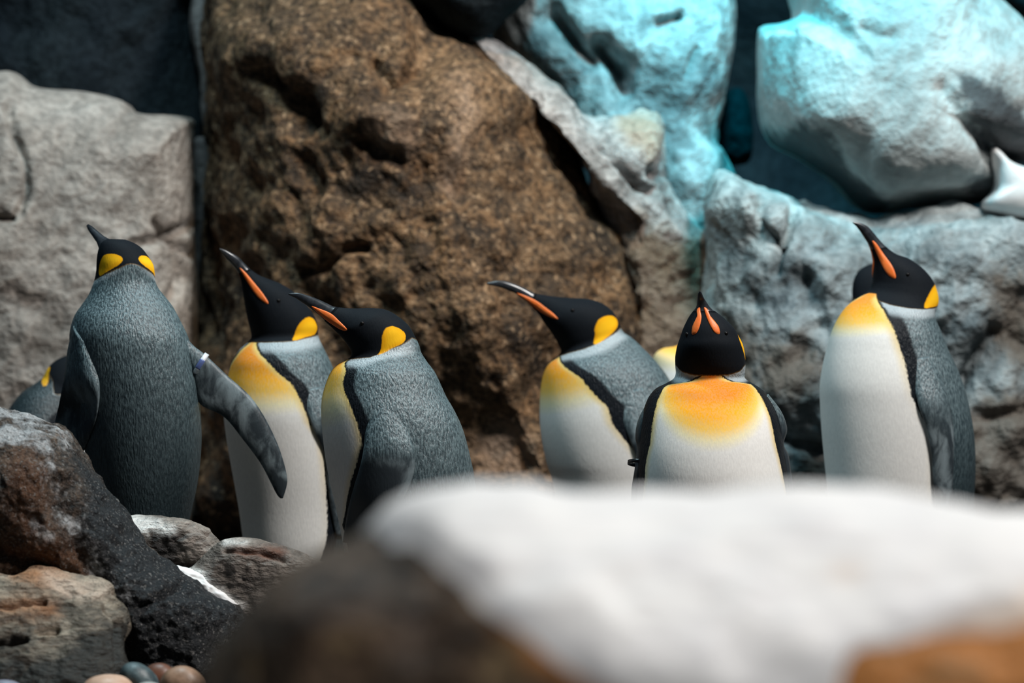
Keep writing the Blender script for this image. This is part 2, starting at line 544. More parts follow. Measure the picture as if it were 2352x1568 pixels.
rock('boulder', 'big rounded pale boulder with mottling and painted shade on its underside above the crevice',
     [(1742, 90), (1752, 62), (1800, 52), (1822, 30), (1812, -90), (1950, -190), (2180, -150), (2262, -20), (2340, 60), (2420, 150), (2430, 330), (2330, 372), (2284, 372), (2296, 430), (2262, 466),
      (2120, 476), (1992, 490), (1905, 412), (1830, 362), (1765, 325), (1738, 240)],
     2.30, 0.62, 0.45, M_big, p=3.2, q=2.4, amp=0.022, nscale=3, seed=11, centre=(2030, 240), N=280, K=120, edge_keep=0.3, facets=0,
     bumps=[(2080, 300, 160, 0.03)], grooves=[([(2160, 210), (2240, 310), (2290, 380)], 26, 0.03), ([(1975, 65), (2050, 85)], 14, 0.015), ([(1750, 60), (1815, 58)], 12, 0.05)],
     masks={'mottle_shade': [[(1750, 300), (1800, 310), (1850, 275), (1920, 310), (1970, 390), (2040, 460), (2000, 510), (1900, 450), (1760, 390)], [(2230, 400), (2290, 400), (2300, 440), (2230, 460)],
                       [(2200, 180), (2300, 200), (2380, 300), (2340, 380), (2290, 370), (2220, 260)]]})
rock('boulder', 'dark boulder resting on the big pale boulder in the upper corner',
     [(2230, -140), (2420, -120), (2470, 60), (2440, 150), (2370, 80), (2290, 10)], 2.75, 0.25, 0.3, M_shaderock, p=3, amp=0.02, seed=14, N=100, K=40)
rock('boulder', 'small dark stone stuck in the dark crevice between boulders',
     [(1665, 215), (1700, 200), (1722, 240), (1728, 330), (1722, 372), (1680, 380), (1648, 350), (1645, 300)], 2.9, 0.10, 0.15, M_shaderock, p=2.4, amp=0.012, nscale=7, seed=15, N=90, K=36)
rock('boulder', 'low weathered grey boulder with brown stains behind the tallest penguin',
     [(1640, 410), (1690, 415), (1760, 445), (1830, 468), (1910, 490), (1985, 500), (2120, 490), (2260, 480), (2330, 490), (2450, 520), (2500, 800), (2480, 1290), (2000, 1310), (1600, 1300), (1570, 1000), (1600, 700), (1620, 520)],
     2.05, 0.42, 0.4, M_wall, p=4.0, q=2.0, rough=0.012, rscale=10, amp=0.06, nscale=3.6, seed=16, centre=(2020, 830), N=320, K=150, edge_keep=0.25,
     grooves=[([(1745, 470), (1752, 530), (1785, 560), (1815, 530), (1822, 480)], 11, 0.05), ([(1785, 560), (1775, 620)], 11, 0.04), ([(2290, 760), (2240, 840), (2215, 900)], 16, 0.06),
              ([(1850, 640), (1880, 760), (1830, 820)], 30, 0.04), ([(1780, 1000), (1900, 1030)], 14, 0.05), ([(2240, 960), (2352, 945)], 14, 0.03)],
     bumps=[(1785, 505, 32, 0.03), (1660, 480, 50, 0.03), (2180, 560, 110, 0.04), (1840, 940, 60, 0.04), (2290, 900, 70, 0.04)],
     masks={'brown': [[(2270, 640), (2352, 640), (2420, 800), (2352, 860), (2290, 780)], [(1730, 800), (1850, 770), (1900, 850), (1850, 920), (1760, 900)], [(2210, 950), (2450, 930), (2450, 1300), (2200, 1300)],
                      [(1640, 740), (1740, 760), (1740, 900), (1640, 900)], [(1830, 1060), (1910, 1050), (1910, 1120), (1840, 1120)]]})
o_, *_ = rock('white_patch', 'bright white snow patch wedged beside the big pale boulder',
     [(2278, 342), (2312, 368), (2352, 385), (2450, 400), (2450, 510), (2350, 500), (2262, 476), (2290, 430)], 1.84, 0.10, 0.22, M_snow, p=2.6, amp=0.01, seed=20, N=90, K=36, cat='snow')

# ------------------------------------------------------------------ penguin materials
def feather_mat():
    N = NT('penguin_plumage')
    v = N.coords(1, 1, 0.30)
    fine = N.noise(v, 260, 3, 0.6)
    wav = N.noise(N.coords(1, 1, 0.27), 230, 2, 0.5, 0.15)
    en = N.math('SUBTRACT', N.noise(N.coords(1, 1, 0.5), 190, 3, 0.6), 0.5)
    edge = N.math('MULTIPLY', en, 0.012)
    belly = N.math('ADD', N.attr('belly'), edge)
    head = N.math('ADD', N.attr('head'), N.math('MULTIPLY', en, 0.004))
    ear = N.math('ADD', N.attr('ear'), N.math('MULTIPLY', en, 0.003))
    # back: slate, silver tips; lower part darker plumage plus painted-in shade
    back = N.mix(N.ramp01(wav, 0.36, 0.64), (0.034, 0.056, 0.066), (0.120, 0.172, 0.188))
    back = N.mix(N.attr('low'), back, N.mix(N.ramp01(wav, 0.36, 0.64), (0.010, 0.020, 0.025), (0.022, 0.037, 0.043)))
    # black border of the belly
    bw = N.attr('border')
    bb = N.math('ADD', belly, bw)
    bf = N.ramp01(bb, -0.006, 0.006)
    col = N.mix(bf, back, (0.006, 0.008, 0.011))
    cf = N.math('MULTIPLY', N.attr('collar'), N.ramp01(belly, -0.004, -0.012))
    col = N.mix(cf, col, N.mix(fine, (0.27, 0.32, 0.345), (0.38, 0.43, 0.455)))
    # belly
    chest = N.math('ADD', N.attr('chest'), N.math('MULTIPLY', N.math('SUBTRACT', fine, 0.5), 0.08))
    rp = N.n('ShaderNodeValToRGB')
    N.l(chest, rp.inputs[0])
    e = rp.color_ramp.elements
    e[0].position = 0.0
    e[0].color = (0.74, 0.73, 0.71, 1)
    e[1].position = 1.0
    e[1].color = (0.74, 0.24, 0.006, 1)
    for pos, c in ((0.20, (0.78, 0.69, 0.44)), (0.42, (0.82, 0.49, 0.09)), (0.66, (0.82, 0.36, 0.012))):
        x = e.new(pos)
        x.color = (*c, 1)
    bel = N.mix(N.math('MULTIPLY', N.ramp01(N.attr('belly'), 0.026, 0.0), N.attr('gold')), rp.outputs[0], (0.70, 0.50, 0.15))
    bel = N.mix(N.math('MULTIPLY', N.ramp01(fine, 0.62, 0.40), 0.16), bel, (0.45, 0.42, 0.36))
    col = N.mix(N.ramp01(belly, -0.0025, 0.0025), col, bel)
    # head
    blk = N.mix(fine, (0.005, 0.007, 0.010), (0.010, 0.012, 0.015))
    rim = N.ramp01(head, -0.0035, -0.0005)
    col = N.mix(rim, col, (0.10, 0.055, 0.012))
    col = N.mix(N.ramp01(head, -0.001, 0.002), col, blk)
    col = N.mix(N.ramp01(ear, -0.0015, 0.0015), col, N.mix(N.ramp01(ear, 0.0, 0.014), (0.78, 0.36, 0.006), (0.84, 0.45, 0.012)))
    # flippers
    fl = N.attr('flip')
    flc = N.mix(N.ramp01(N.noise(N.coords(1, 1, 0.55), 22, 5, 0.6, 0.4), 0.42, 0.68), (0.024, 0.032, 0.038), (0.15, 0.185, 0.20))
    flc = N.mix(N.ramp01(N.attr('flipdark'), 0.2, 0.8), flc, (0.024, 0.031, 0.037))
    col = N.mix(fl, col, flc)
    N.l(col, N.b.inputs['Base Color'])
    # gloss: back and flippers glossier than the belly
    r = N.mix(N.ramp01(belly, -0.002, 0.002), (0.44, 0.44, 0.44), (0.75, 0.75, 0.75))
    r = N.mix(N.ramp01(head, -0.001, 0.002), r, (0.7, 0.7, 0.7))
    N.l(r, N.b.inputs['Roughness'])
    sp = N.mix(N.ramp01(belly, -0.002, 0.002), (0.6, 0.6, 0.6), (0.15, 0.15, 0.15))
    sp = N.mix(bf, sp, (0.12, 0.12, 0.12))
    sp = N.mix(N.ramp01(head, -0.001, 0.002), sp, (0.07, 0.07, 0.07))
    sp = N.mix(fl, sp, (0.28, 0.28, 0.28))
    N.l(sp, N.b.inputs['Specular IOR Level'])
    st = N.n('ShaderNodeMix', data_type='FLOAT')
    N.l(N.math('MAXIMUM', fl, N.ramp01(N.math('MAXIMUM', belly, head), -0.01, 0.01)), st.inputs[0])
    st.inputs[2].default_value = 0.65
    st.inputs[3].default_value = 0.10
    nd = N.n('ShaderNodeBump')
    nd.inputs['Distance'].default_value = 0.005
    N.l(st.outputs[0], nd.inputs['Strength'])
    N.l(N.math('ADD', wav, N.math('MULTIPLY', fine, 0.5)), nd.inputs['Height'])
    N.l(nd.outputs[0], N.b.inputs['Normal'])
    return N.m


M_feather = feather_mat()
M_bill = simple_mat('bill_horn', (0.012, 0.014, 0.018), 0.28, 0.6, None, (0.03, 0.034, 0.04), 60)
M_plate = simple_mat('orange_bill_plate', (0.80, 0.155, 0.022), 0.45, 0.4, 0.1, (0.74, 0.18, 0.04), 90)
M_eye = simple_mat('eye_black', (0.006, 0.005, 0.005), 0.4, 0.15)
M_foot = simple_mat('foot_skin', (0.02, 0.02, 0.022), 0.6, 0.4, 0.4)
M_band_w = simple_mat('white_band_plastic', (0.75, 0.78, 0.82), 0.35, 0.5)
M_band_b = simple_mat('blue_band_plastic', (0.10, 0.14, 0.33), 0.35, 0.5)
M_band_k = simple_mat('black_band_plastic', (0.012, 0.013, 0.015), 0.35, 0.5)

NT_ = 88


class Bird:
    def __init__(self, Y, secs, m=7):
        """secs rows: Lx,Ly,Rx,Ry,yaw,kd,(dy)"""
        self.Y = Y
        A = np.array([list(s) + [0.0] * (7 - len(s)) for s in secs], float)
        self.ns = len(A)
        C = (A[:, 0:2] + A[:, 2:4]) / 2
        sc = S(Y)
        auto = np.zeros(len(A))
        for i in range(1, len(A)):
            yw = np.clip(A[i, 4], -50, 50)
            if abs(A[i, 4]) < 60:
                auto[i] = auto[i - 1] + (C[i, 0] - C[i - 1, 0]) * sc * math.tan(math.radians(yw)) * 0.8
            else:
                auto[i] = auto[i - 1]
        A[:, 6] += auto - auto[len(A) // 3]
        self.m = m
        self.B = catmull(A, m)
        self.u = np.arange(len(self.B)) / m
        self.build()

    def ring(self, row, tt):
        dy = row[6]
        L = at(row[0], row[1], self.Y + dy)
        R = at(row[2], row[3], self.Y + dy)
        c = (L + R) / 2
        h = L - c
        b = row[5] * np.linalg.norm(h)
        return c + np.cos(tt)[:, None] * h + np.sin(tt)[:, None] * np.array([0, -1.0, 0]) * b

    def build(self):
        tt = np.linspace(-math.pi / 2, 1.5 * math.pi, NT_, endpoint=False)
        self.tt = tt
        self.P = np.array([self.ring(r, tt) for r in self.B])          # rows, NT, 3
        self.yaw = np.radians(self.B[:, 4])
        d = (tt[None, :] - self.yaw[:, None] + math.pi) % (2 * math.pi) - math.pi
        self.dt = np.abs(d)
        self.px = to_px(self.P)
        du = np.gradient(self.P, axis=0) * self.m
        self.ds = np.linalg.norm(du, axis=2)
        self.r = np.linalg.norm(self.P - self.P.mean(1)[:, None, :], axis=2)
        n = np.cross(np.gradient(self.P, axis=0), np.roll(self.P, -1, 1) - np.roll(self.P, 1, 1))
        n /= np.maximum(np.linalg.norm(n, axis=2), 1e-9)[..., None]
        out = self.P - self.P.mean(1)[:, None, :]
        sgn = np.where((n * out).sum(2) < 0, -1, 1)
        self.n = n * sgn[..., None]

    def inv(self, x, y):
        """pixel -> (u, t) on the camera side"""
        vis = np.sin(self.tt) >= -0.02
        d = np.hypot(self.px[..., 0] - x, self.px[..., 1] - y)
        d = np.where(vis[None, :], d, 1e9)
        i, j = np.unravel_index(np.argmin(d), d.shape)
        # refine inside the cell by local least squares
        i2 = min(max(i, 1), len(self.u) - 2)
        du = (self.px[i2 + 1, j] - self.px[i2 - 1, j]) / 2
        jt = (j + 1) % NT_
        dtv = (self.px[i2, jt] - self.px[i2, (j - 1) % NT_]) / 2
        Mx = np.array([du, dtv]).T
        try:
            s = np.linalg.lstsq(Mx, np.array([x, y]) - self.px[i2, j], rcond=0.05)[0]
        except Exception:
            s = np.zeros(2)
        s = np.clip(s, -1.0, 1.0)
        u = (i2 + s[0]) / self.m
        t_ = self.tt[j] + s[1] * (2 * math.pi / NT_)
        return u, t_

    def yaw_at(self, u):
        return np.interp(u, self.u, self.yaw)

    def dt_of(self, u, t_):
        d = (t_ - self.yaw_at(u) + math.pi) % (2 * math.pi) - math.pi
        return d

    def surf(self, u, t_, off=0.0):
        fi = np.clip(u * self.m, 0, len(self.B) - 1.001)
        i = int(fi)
        f = fi - i
        row = self.B[i] * (1 - f) + self.B[i + 1] * f
        p = self.ring(row, np.array([t_]))[0]
        j = int(round((t_ + math.pi / 2) / (2 * math.pi) * NT_)) % NT_
        return p + self.n[i, j] * off

    def loft(self, u0, u1):
        i0, i1 = int(round(u0 * self.m)), int(round(u1 * self.m))
        rows = self.P[i0:i1 + 1]
        V = rows.reshape(-1, 3)
        nr = len(rows)
        c0 = rows[0].mean(0)
        c1 = rows[-1].mean(0)
        V = np.vstack([V, c0, c1])
        F = []
        for i in range(nr - 1):
            for j in range(NT_):
                k = (j + 1) % NT_
                F.append((i * NT_ + j, i * NT_ + k, (i + 1) * NT_ + k, (i + 1) * NT_ + j))
        b = nr * NT_
        for j in range(NT_):
            k = (j + 1) % NT_
            F.append((b, k, j))
            F.append((b + 1, (nr - 1) * NT_ + j, (nr - 1) * NT_ + k))
        return V, F, (i0, i1)


def orient(V, F):
    F4 = np.array([f if len(f) == 4 else (*f, f[2]) for f in F])
    fn = np.cross(V[F4[:, 2]] - V[F4[:, 0]], V[F4[:, 3]] - V[F4[:, 1]])
    c = V[F4].mean(1)
    if np.sum((c * fn)) - np.sum(V.mean(0) * fn.sum(0)) < 0:
        return [tuple(reversed(f)) for f in F]
    return F


def flipper_mesh(bird, pairs, thick, off, mirror=False, depth=None):
    """pairs: ((x,y),(x,y)) leading/trailing edge pixels; sits on the bird's own surface, off metres outside it"""
    A = []
    for ip, (a, b) in enumerate(pairs):
        row = []
        of_ = (-thick - 0.002 if ip == 0 else (-thick * 0.45 if ip == 1 else off))
        for (x, y) in (a, b):
            if depth is not None:
                row += list(at(x, y, bird.Y + depth))
            else:
                u, t_ = bird.inv(x, y)
                if mirror:
                    d = bird.dt_of(u, t_)
                    row += list(bird.surf(u, bird.yaw_at(u) - d, of_))
                else:
                    p = bird.surf(u, t_, of_)
                    row += list(at(x, y, p[1]))
        bow = np.zeros(3)
        if depth is None:
            u, t_ = bird.inv((a[0] + b[0]) / 2, (a[1] + b[1]) / 2)
            if mirror:
                pm = bird.surf(u, bird.yaw_at(u) - bird.dt_of(u, t_), of_)
            else:
                pm = at((a[0] + b[0]) / 2, (a[1] + b[1]) / 2, bird.surf(u, t_, of_)[1])
            bow = pm - (np.array(row[:3]) + np.array(row[3:])) / 2
        A.append(row + list(bow))
    A = np.array(A)
    Bq = catmull(A, 6)
    n = 20
    tt = np.linspace(0, 2 * math.pi, n, endpoint=False)
    rows = []
    cs = (Bq[:, :3] + Bq[:, 3:6]) / 2
    ax = np.gradient(cs, axis=0)
    for i, r in enumerate(Bq):
        c = cs[i]
        h = r[:3] - c
        w = np.cross(ax[i], h)
        w /= max(np.linalg.norm(w), 1e-9)
        e = min(1.0, 0.35 + 0.65 * (len(Bq) - 1 - i) / (len(Bq) * 0.35))
        th = thick * e if thick < 0.03 else thick * (0.3 + 0.7 * e)
        th = min(th, max(np.linalg.norm(h), 0.004)) if thick < 0.03 else th
        rows.append(c + np.cos(tt)[:, None] * h + np.sin(tt)[:, None] * w * th + (1 - np.cos(tt) ** 2)[:, None] * r[6:9])
    V = np.concatenate(rows)
    nr = len(rows)
    V = np.vstack([V, rows[0].mean(0), rows[-1].mean(0)])
    F = []
    for i in range(nr - 1):
        for j in range(n):
            k = (j + 1) % n
            F.append((i * n + j, i * n + k, (i + 1) * n + k, (i + 1) * n + j))
    b = nr * n
    for j in range(n):
        k = (j + 1) % n
        F.append((b, k, j))
        F.append((b + 1, (nr - 1) * n + j, (nr - 1) * n + k))
    along = np.concatenate([np.repeat(np.linspace(0, 1, nr), n), [0, 1]])
    edge = np.concatenate([np.tile(np.cos(tt), nr), [0, 0]])
    return V, orient(V, F), along, edge


def smooth01(x, a, b):
    t_ = np.clip((x - a) / (b - a), 0, 1)
    return t_ * t_ * (3 - 2 * t_)


def penguin(label, Y, secs, ubill, belly_px=None, belly_ud=None, head_px=None, head_ud=None, ear_px=None, ear_ud=None, plate_px=None,
            flippers=(), border=0.026, chest=(0.16, 0.45, 1.0), collar=0.035, low=(0.3, 0.0), eye=None, foot_yaw=None, m=7, feet=True, low_u=None):
    B = Bird(Y, secs, m)
    base = B.P[0].mean(0)
    root = bpy.data.objects.new('king_penguin', None)
    scene.collection.objects.link(root)
    org = np.array([base[0], base[1], 0.0])
    root.location = org
    root.empty_display_size = 0.1
    tag(root, label, 'penguin', 'king penguins standing among the rocks')
    V, F, (i0, i1) = B.loft(0, ubill)
    nv = len(V) - 2
    U = np.repeat(B.u[i0:i1 + 1], NT_)
    dt = B.dt[i0:i1 + 1].ravel()
    rr = B.r[i0:i1 + 1].ravel()
    ds = B.ds[i0:i1 + 1].ravel()
    # belly half angle as a function of u
    ud = list(belly_ud or [])
    for p in (belly_px or []):
        u, t_ = B.inv(*p)
        ud.append((u, math.degrees(abs(B.dt_of(u, t_)))))
    ud.sort()
    thb = np.radians(np.interp(U, [a for a, b in ud], [b for a, b in ud]))
    a_belly = (thb - dt) * rr
    # head line
    hd = [(b, a) for a, b in (head_ud or [])]
    for p in (head_px or []):
        u, t_ = B.inv(*p)
        hd.append((math.degrees(abs(B.dt_of(u, t_))), u))
    hd.sort()
    uh = np.interp(np.degrees(dt), [a for a, b in hd], [b for a, b in hd])
    a_head = (U - uh) * np.maximum(ds, 0.004)
    # ear patch
    if ear_px or ear_ud:
        pts = list(ear_ud or [])
        for p in (ear_px or []):
            u, t_ = B.inv(*p)
            pts.append((u, math.degrees(abs(B.dt_of(u, t_)))))
        pts = np.array(pts)
        uc, dc = pts.mean(0)
        ii = int(uc * m)
        jj = int(np.argmin(np.abs(B.dt[ii] - math.radians(dc))))
        kx, ky = B.ds[ii, jj], B.r[ii, jj]
        poly = np.stack([pts[:, 0] * kx, np.radians(pts[:, 1]) * ky], 1)
        a_ear = poly_sdf(np.stack([U * kx, dt * ky], 1), closed_curve(poly, 5))
    else:
        a_ear = np.full(nv, -1.0)
    # chest: orange from the throat down
    arc = np.concatenate([[0], np.cumsum(np.linalg.norm(np.diff(B.P.mean(1), axis=0), axis=1))])
    u0 = np.interp(0, [a for a, b in hd], [b for a, b in hd])
    s_th = np.interp(u0, B.u, arc)
    dist = s_th - np.interp(U, B.u, arc)
    rel = np.clip(dt / np.maximum(thb, 0.05), 0, 1.2)
    a_chest = np.clip(chest[2] * (1 - np.clip(dist, 0, 9) / chest[0]) - chest[1] * rel ** 2 * np.clip(dist / 0.05, 0, 1), 0, 1)
    a_gold = np.clip(1.15 - np.clip(dist, 0, 9) / (chest[0] * 2.2), 0.12, 1)
    a_collar = (1 - smooth01(-a_head, collar * 0.6, collar * 1.5)) * np.clip(1 - np.maximum(0, (np.degrees(dt) - 125) / 40), 0, 1)
    ul = low_u or (ubill * 0.12, ubill * 0.38)
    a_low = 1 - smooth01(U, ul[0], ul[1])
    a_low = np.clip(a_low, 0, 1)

    def ext(a):
        return np.concatenate([a, [a[0], a[-1]]])
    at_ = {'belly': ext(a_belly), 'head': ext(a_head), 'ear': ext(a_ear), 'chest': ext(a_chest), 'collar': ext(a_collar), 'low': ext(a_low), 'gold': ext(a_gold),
           'border': np.full(nv + 2, border), 'flip': np.zeros(nv + 2), 'flipdark': np.zeros(nv + 2)}
    F = orient(V, F)
    VV, FF = V, list(F)
    for fl in flippers:
        fv, ff, along, edge = flipper_mesh(B, *fl[:3], **fl[3])
        o0 = len(VV)
        VV = np.vstack([VV, fv])
        FF += [tuple(o0 + i for i in f) for f in ff]
        n = len(fv)
        add = {'belly': -1, 'head': -1, 'ear': -1, 'chest': 0, 'collar': 0, 'low': 0, 'gold': 0, 'border': 0.001}
        for k, v_ in add.items():
            at_[k] = np.concatenate([at_[k], np.full(n, float(v_))])
        blend = smooth01(along, fl[4][0], fl[4][1])
        at_['flip'] = np.concatenate([at_['flip'], blend])
        dk = smooth01(along, fl[4][2], fl[4][3]) * smooth01(edge, -1.2, -0.2) if len(fl[4]) > 2 else np.zeros(n)
        at_['flipdark'] = np.concatenate([at_['flipdark'], dk])
    body = make_obj('body', VV - org, FF, M_feather, parent=root, attrs=at_)
    # bill
    if ubill < B.ns - 1:
        V, F, _ = B.loft(ubill - 0.3, B.ns - 1)
        bill = make_obj('bill', V - org, orient(V, F), M_bill, parent=root)
    else:
        bill = root
    if plate_px:
        P2 = closed_curve(plate_px, 5)
        cen = P2.mean(0)
        for side in (0, 1):
            Vp, Fp = [], []
            fr = (1.0, 0.92, 0.75, 0.45, 0.12)
            offs = (-0.0015, 0.0012, 0.0022, 0.0028, 0.003)
            n = len(P2)
            for f_, of in zip(fr, offs):
                for q in P2:
                    x, y = cen + (q - cen) * f_
                    u, t_ = B.inv(x, y)
                    if side:
                        t_ = B.yaw_at(u) - B.dt_of(u, t_)
                    Vp.append(B.surf(u, t_, of))
            Vp.append(np.mean(Vp[-n:], 0))
            for r_ in range(len(fr) - 1):
                for j in range(n):
                    k = (j + 1) % n
                    Fp.append((r_ * n + j, r_ * n + k, (r_ + 1) * n + k, (r_ + 1) * n + j))
            for j in range(n):
                Fp.append(((len(fr) - 1) * n + j, (len(fr) - 1) * n + (j + 1) % n, len(fr) * n))
            po = make_obj('bill_plate', np.array(Vp) - org, Fp, M_plate, parent=bill)
            po['label'] = 'orange plate along the lower bill'
    if eye:
        u, t_ = B.inv(*eye)
        for side in (0, 1):
            tq = t_ if not side else B.yaw_at(u) - B.dt_of(u, t_)
            p = B.surf(u, tq, -0.001)
            ev, ef = [], []
            for a in range(9):
                for b_ in range(12):
                    th, ph = math.pi * a / 8, 2 * math.pi * b_ / 12
                    ev.append(p + 0.0052 * np.array([math.sin(th) * math.cos(ph), math.sin(th) * math.sin(ph), math.cos(th)]))
            for a in range(8):
                for b_ in range(12):
                    ef.append((a * 12 + b_, a * 12 + (b_ + 1) % 12, (a + 1) * 12 + (b_ + 1) % 12, (a + 1) * 12 + b_))
            make_obj('eye', np.array(ev) - org, ef, M_eye, parent=root)
    # webbed feet
    if feet:
        fy = B.yaw[m * 3] if foot_yaw is None else math.radians(foot_yaw)
        fwd = np.array([-math.cos(fy), -math.sin(fy), 0])
        lat = np.array([-fwd[1], fwd[0], 0])
        for sd in (-1, 1):
            pos = np.array([0, 0, 0.004]) + lat * 0.055 * sd + fwd * 0.02
            fv, ff = [], []
            prof = [(-0.035, 0.012, 0.018), (0.0, 0.022, 0.034), (0.04, 0.034, 0.022), (0.08, 0.046, 0.014), (0.10, 0.05, 0.009)]
            for x, w, h in prof:
                for k in range(13):
                    s_ = k / 12 * 2 - 1
                    toe = 0.5 + 0.5 * math.cos(3 * math.pi * s_) if x > 0.03 else 1
                    ln = x + (0.03 * toe if x > 0.09 else 0)
                    fv.append(pos + fwd * ln + lat * (w * s_) + np.array([0, 0, max(0.002, h * (0.45 + 0.55 * toe) * (1 - 0.5 * s_ * s_))]))
                for k in range(13):
                    s_ = k / 12 * 2 - 1
                    toe = 0.5 + 0.5 * math.cos(3 * math.pi * s_) if x > 0.03 else 1
                    ln = x + (0.03 * toe if x > 0.09 else 0)
                    fv.append(pos + fwd * ln + lat * (w * s_) + np.array([0, 0, -0.004]))
            n = 26
            for i in range(len(prof) - 1):
                for k in range(12):
                    a = i * n + k
                    ff.append((a, a + 1, a + n + 1, a + n))
                    a += 13
                    ff.append((a + n, a + n + 1, a + 1, a))
                for k in (0, 12):
                    a = i * n + k
                    ff.append((a, a + n, a + n + 13, a + 13) if k else (a + 13, a + n + 13, a + n, a))
            for i in (0, len(prof) - 1):
                for k in range(12):
                    a = i * n + k
                    ff.append((a, a + 13, a + 14, a + 1))
            make_obj('foot', np.array(fv), ff, M_foot, parent=root)
    return root, B, org


def rows(txt, yaws, kds):
    """txt: list of (Lx,Ly,Rx,Ry[,dy]); yaws/kds: [(index,value)...] interpolated"""
    n = len(txt)
    out = []
    for i, r in enumerate(txt):
        yw = np.interp(i, [a for a, b in yaws], [b for a, b in yaws])
        kd = np.interp(i, [a for a, b in kds], [b for a, b in kds])
        out.append([*r[:4], yw, kd, r[4] if len(r) > 4 else 0.0])
    return out


# --- the sharp side-on penguin
P3 = [(850, 1352, 1000, 1350), (812, 1330, 1050, 1328), (795, 1285, 1078, 1285), (783, 1222, 1092, 1230), (770, 1160, 1096, 1165), (755, 1095, 1091, 1105), (745, 1034, 1080, 1048), (739, 975, 1064, 988),
      (738, 930, 1045, 945), (743, 898, 1024, 908), (757, 859, 1001, 858), (774, 838, 982, 832), (795, 826, 968, 810), (806, 818, 963, 793), (806, 806, 953, 772), (798, 792, 938, 747), (789, 780, 914, 726),
      (781, 771, 886, 711), (772, 762, 850, 707), (762, 752, 812, 708), (750, 741, 782, 706), (742, 733, 765, 703), (734, 725, 752, 697), (722, 715, 735, 689), (708, 704, 718, 682), (692, 693, 700, 676),
      (678, 684, 682, 672), (663, 677, 662, 674)]
penguin('penguin in profile with dark folded flipper and silvery rippled back', 0.0,
        rows(P3, [(0, -8), (11, -8), (14, -2), (27, 0)], [(0, 0.9), (3, 0.86), (10, 0.82), (13, 0.72), (17, 0.85), (21, 0.75), (27, 0.6)]), 20.5,
        belly_px=[(797, 828), (795, 850), (788, 880), (800, 920), (820, 970), (832, 1020), (815, 1075), (800, 1130), (792, 1180), (786, 1210)], belly_ud=[(0, 30), (3, 32)],
        head_px=[(800, 824), (850, 820), (893, 800), (920, 792), (945, 775), (957, 780)], ear_px=[(878, 772), (885, 755), (898, 749), (915, 753), (930, 765), (932, 775), (925, 788), (900, 800), (868, 815), (876, 797)],
        plate_px=[(713, 702), (731, 707), (760, 719), (779, 736), (799, 757), (789, 760), (770, 750), (740, 728)], eye=(832, 742),
        flippers=[([((848, 925), (905, 915)), ((840, 975), (932, 975)), ((835, 1030), (950, 1030)), ((827, 1070), (952, 1080)), ((812, 1120), (930, 1140)), ((800, 1165), (893, 1190)), ((793, 1205), (850, 1228)), ((788, 1245), (806, 1248))],
                   0.012, 0.006, {}, (0.22, 0.45, 0.3, 0.5)),
                  ([((848, 925), (905, 915)), ((840, 975), (932, 975)), ((835, 1030), (950, 1030)), ((827, 1070), (952, 1080)), ((812, 1120), (930, 1140)), ((800, 1165), (893, 1190)), ((793, 1205), (850, 1228)), ((788, 1245), (806, 1248))],
                   0.014, 0.006, {'mirror': True}, (0.2, 0.4, 0.35, 0.6))],
        chest=(0.20, 0.15, 0.85), border=0.030)

# --- the penguin seen from behind
P1 = [(290, 1335, 390, 1333), (255, 1312, 418, 1310), (235, 1255, 425, 1250), (222, 1190, 436, 1190), (205, 1100, 455, 1100), (190, 1000, 463, 1000), (176, 900, 457, 905), (165, 830, 446, 840), (160, 770, 434, 780),
      (170, 728, 415, 738), (188, 700, 398, 706), (203, 678, 380, 682), (211, 660, 364, 662), (217, 643, 356, 643), (221, 622, 355, 624), (222, 600, 351, 606), (224, 582, 340, 588), (228, 567, 326, 570), (234, 556, 308, 558), (246, 549, 288, 550)]
r1, B1, org1 = penguin('penguin with its back turned and one flipper stretched out wearing a band', 0.32,
        rows(P1, [(0, -84), (10, -84), (13, -70), (19, -70)], [(0, 0.95), (5, 0.92), (10, 0.85), (13, 0.9), (19, 0.9)]), 19,
        belly_ud=[(0, 40), (3, 65), (8, 70), (11, 60), (13, 20)], head_px=[(222, 640), (232, 634), (262, 620), (290, 607), (300, 605)], head_ud=[(12.6, 60)],
        ear_px=[(232, 597), (241, 585), (262, 583), (279, 590), (281, 599), (271, 609), (242, 626), (229, 633), (227, 618)],
        flippers=[([((405, 745), (395, 815)), ((441, 790), (440, 850)), ((472, 815), (447, 888)), ((523, 863), (460, 928)), ((572, 907), (514, 957)), ((606, 955), (557, 1008)), ((635, 1013), (596, 1060)), ((652, 1062), (616, 1096)), ((660, 1105), (635, 1134)), ((650, 1144), (644, 1144))],
                   0.013, 0.0, {'depth': -0.02}, (0.05, 0.3)),
                  ([((172, 745), (205, 790)), ((157, 800), (222, 845)), ((149, 860), (228, 900)), ((138, 920), (222, 955)), ((126, 975), (205, 1005)), ((120, 1040), (182, 1055)), ((128, 1090), (140, 1092))], 0.014, 0.010, {}, (0.1, 0.5))],
        chest=(0.14, 0.3, 1.0), collar=0.012, low_u=(3.0, 9.5), foot_yaw=-84)

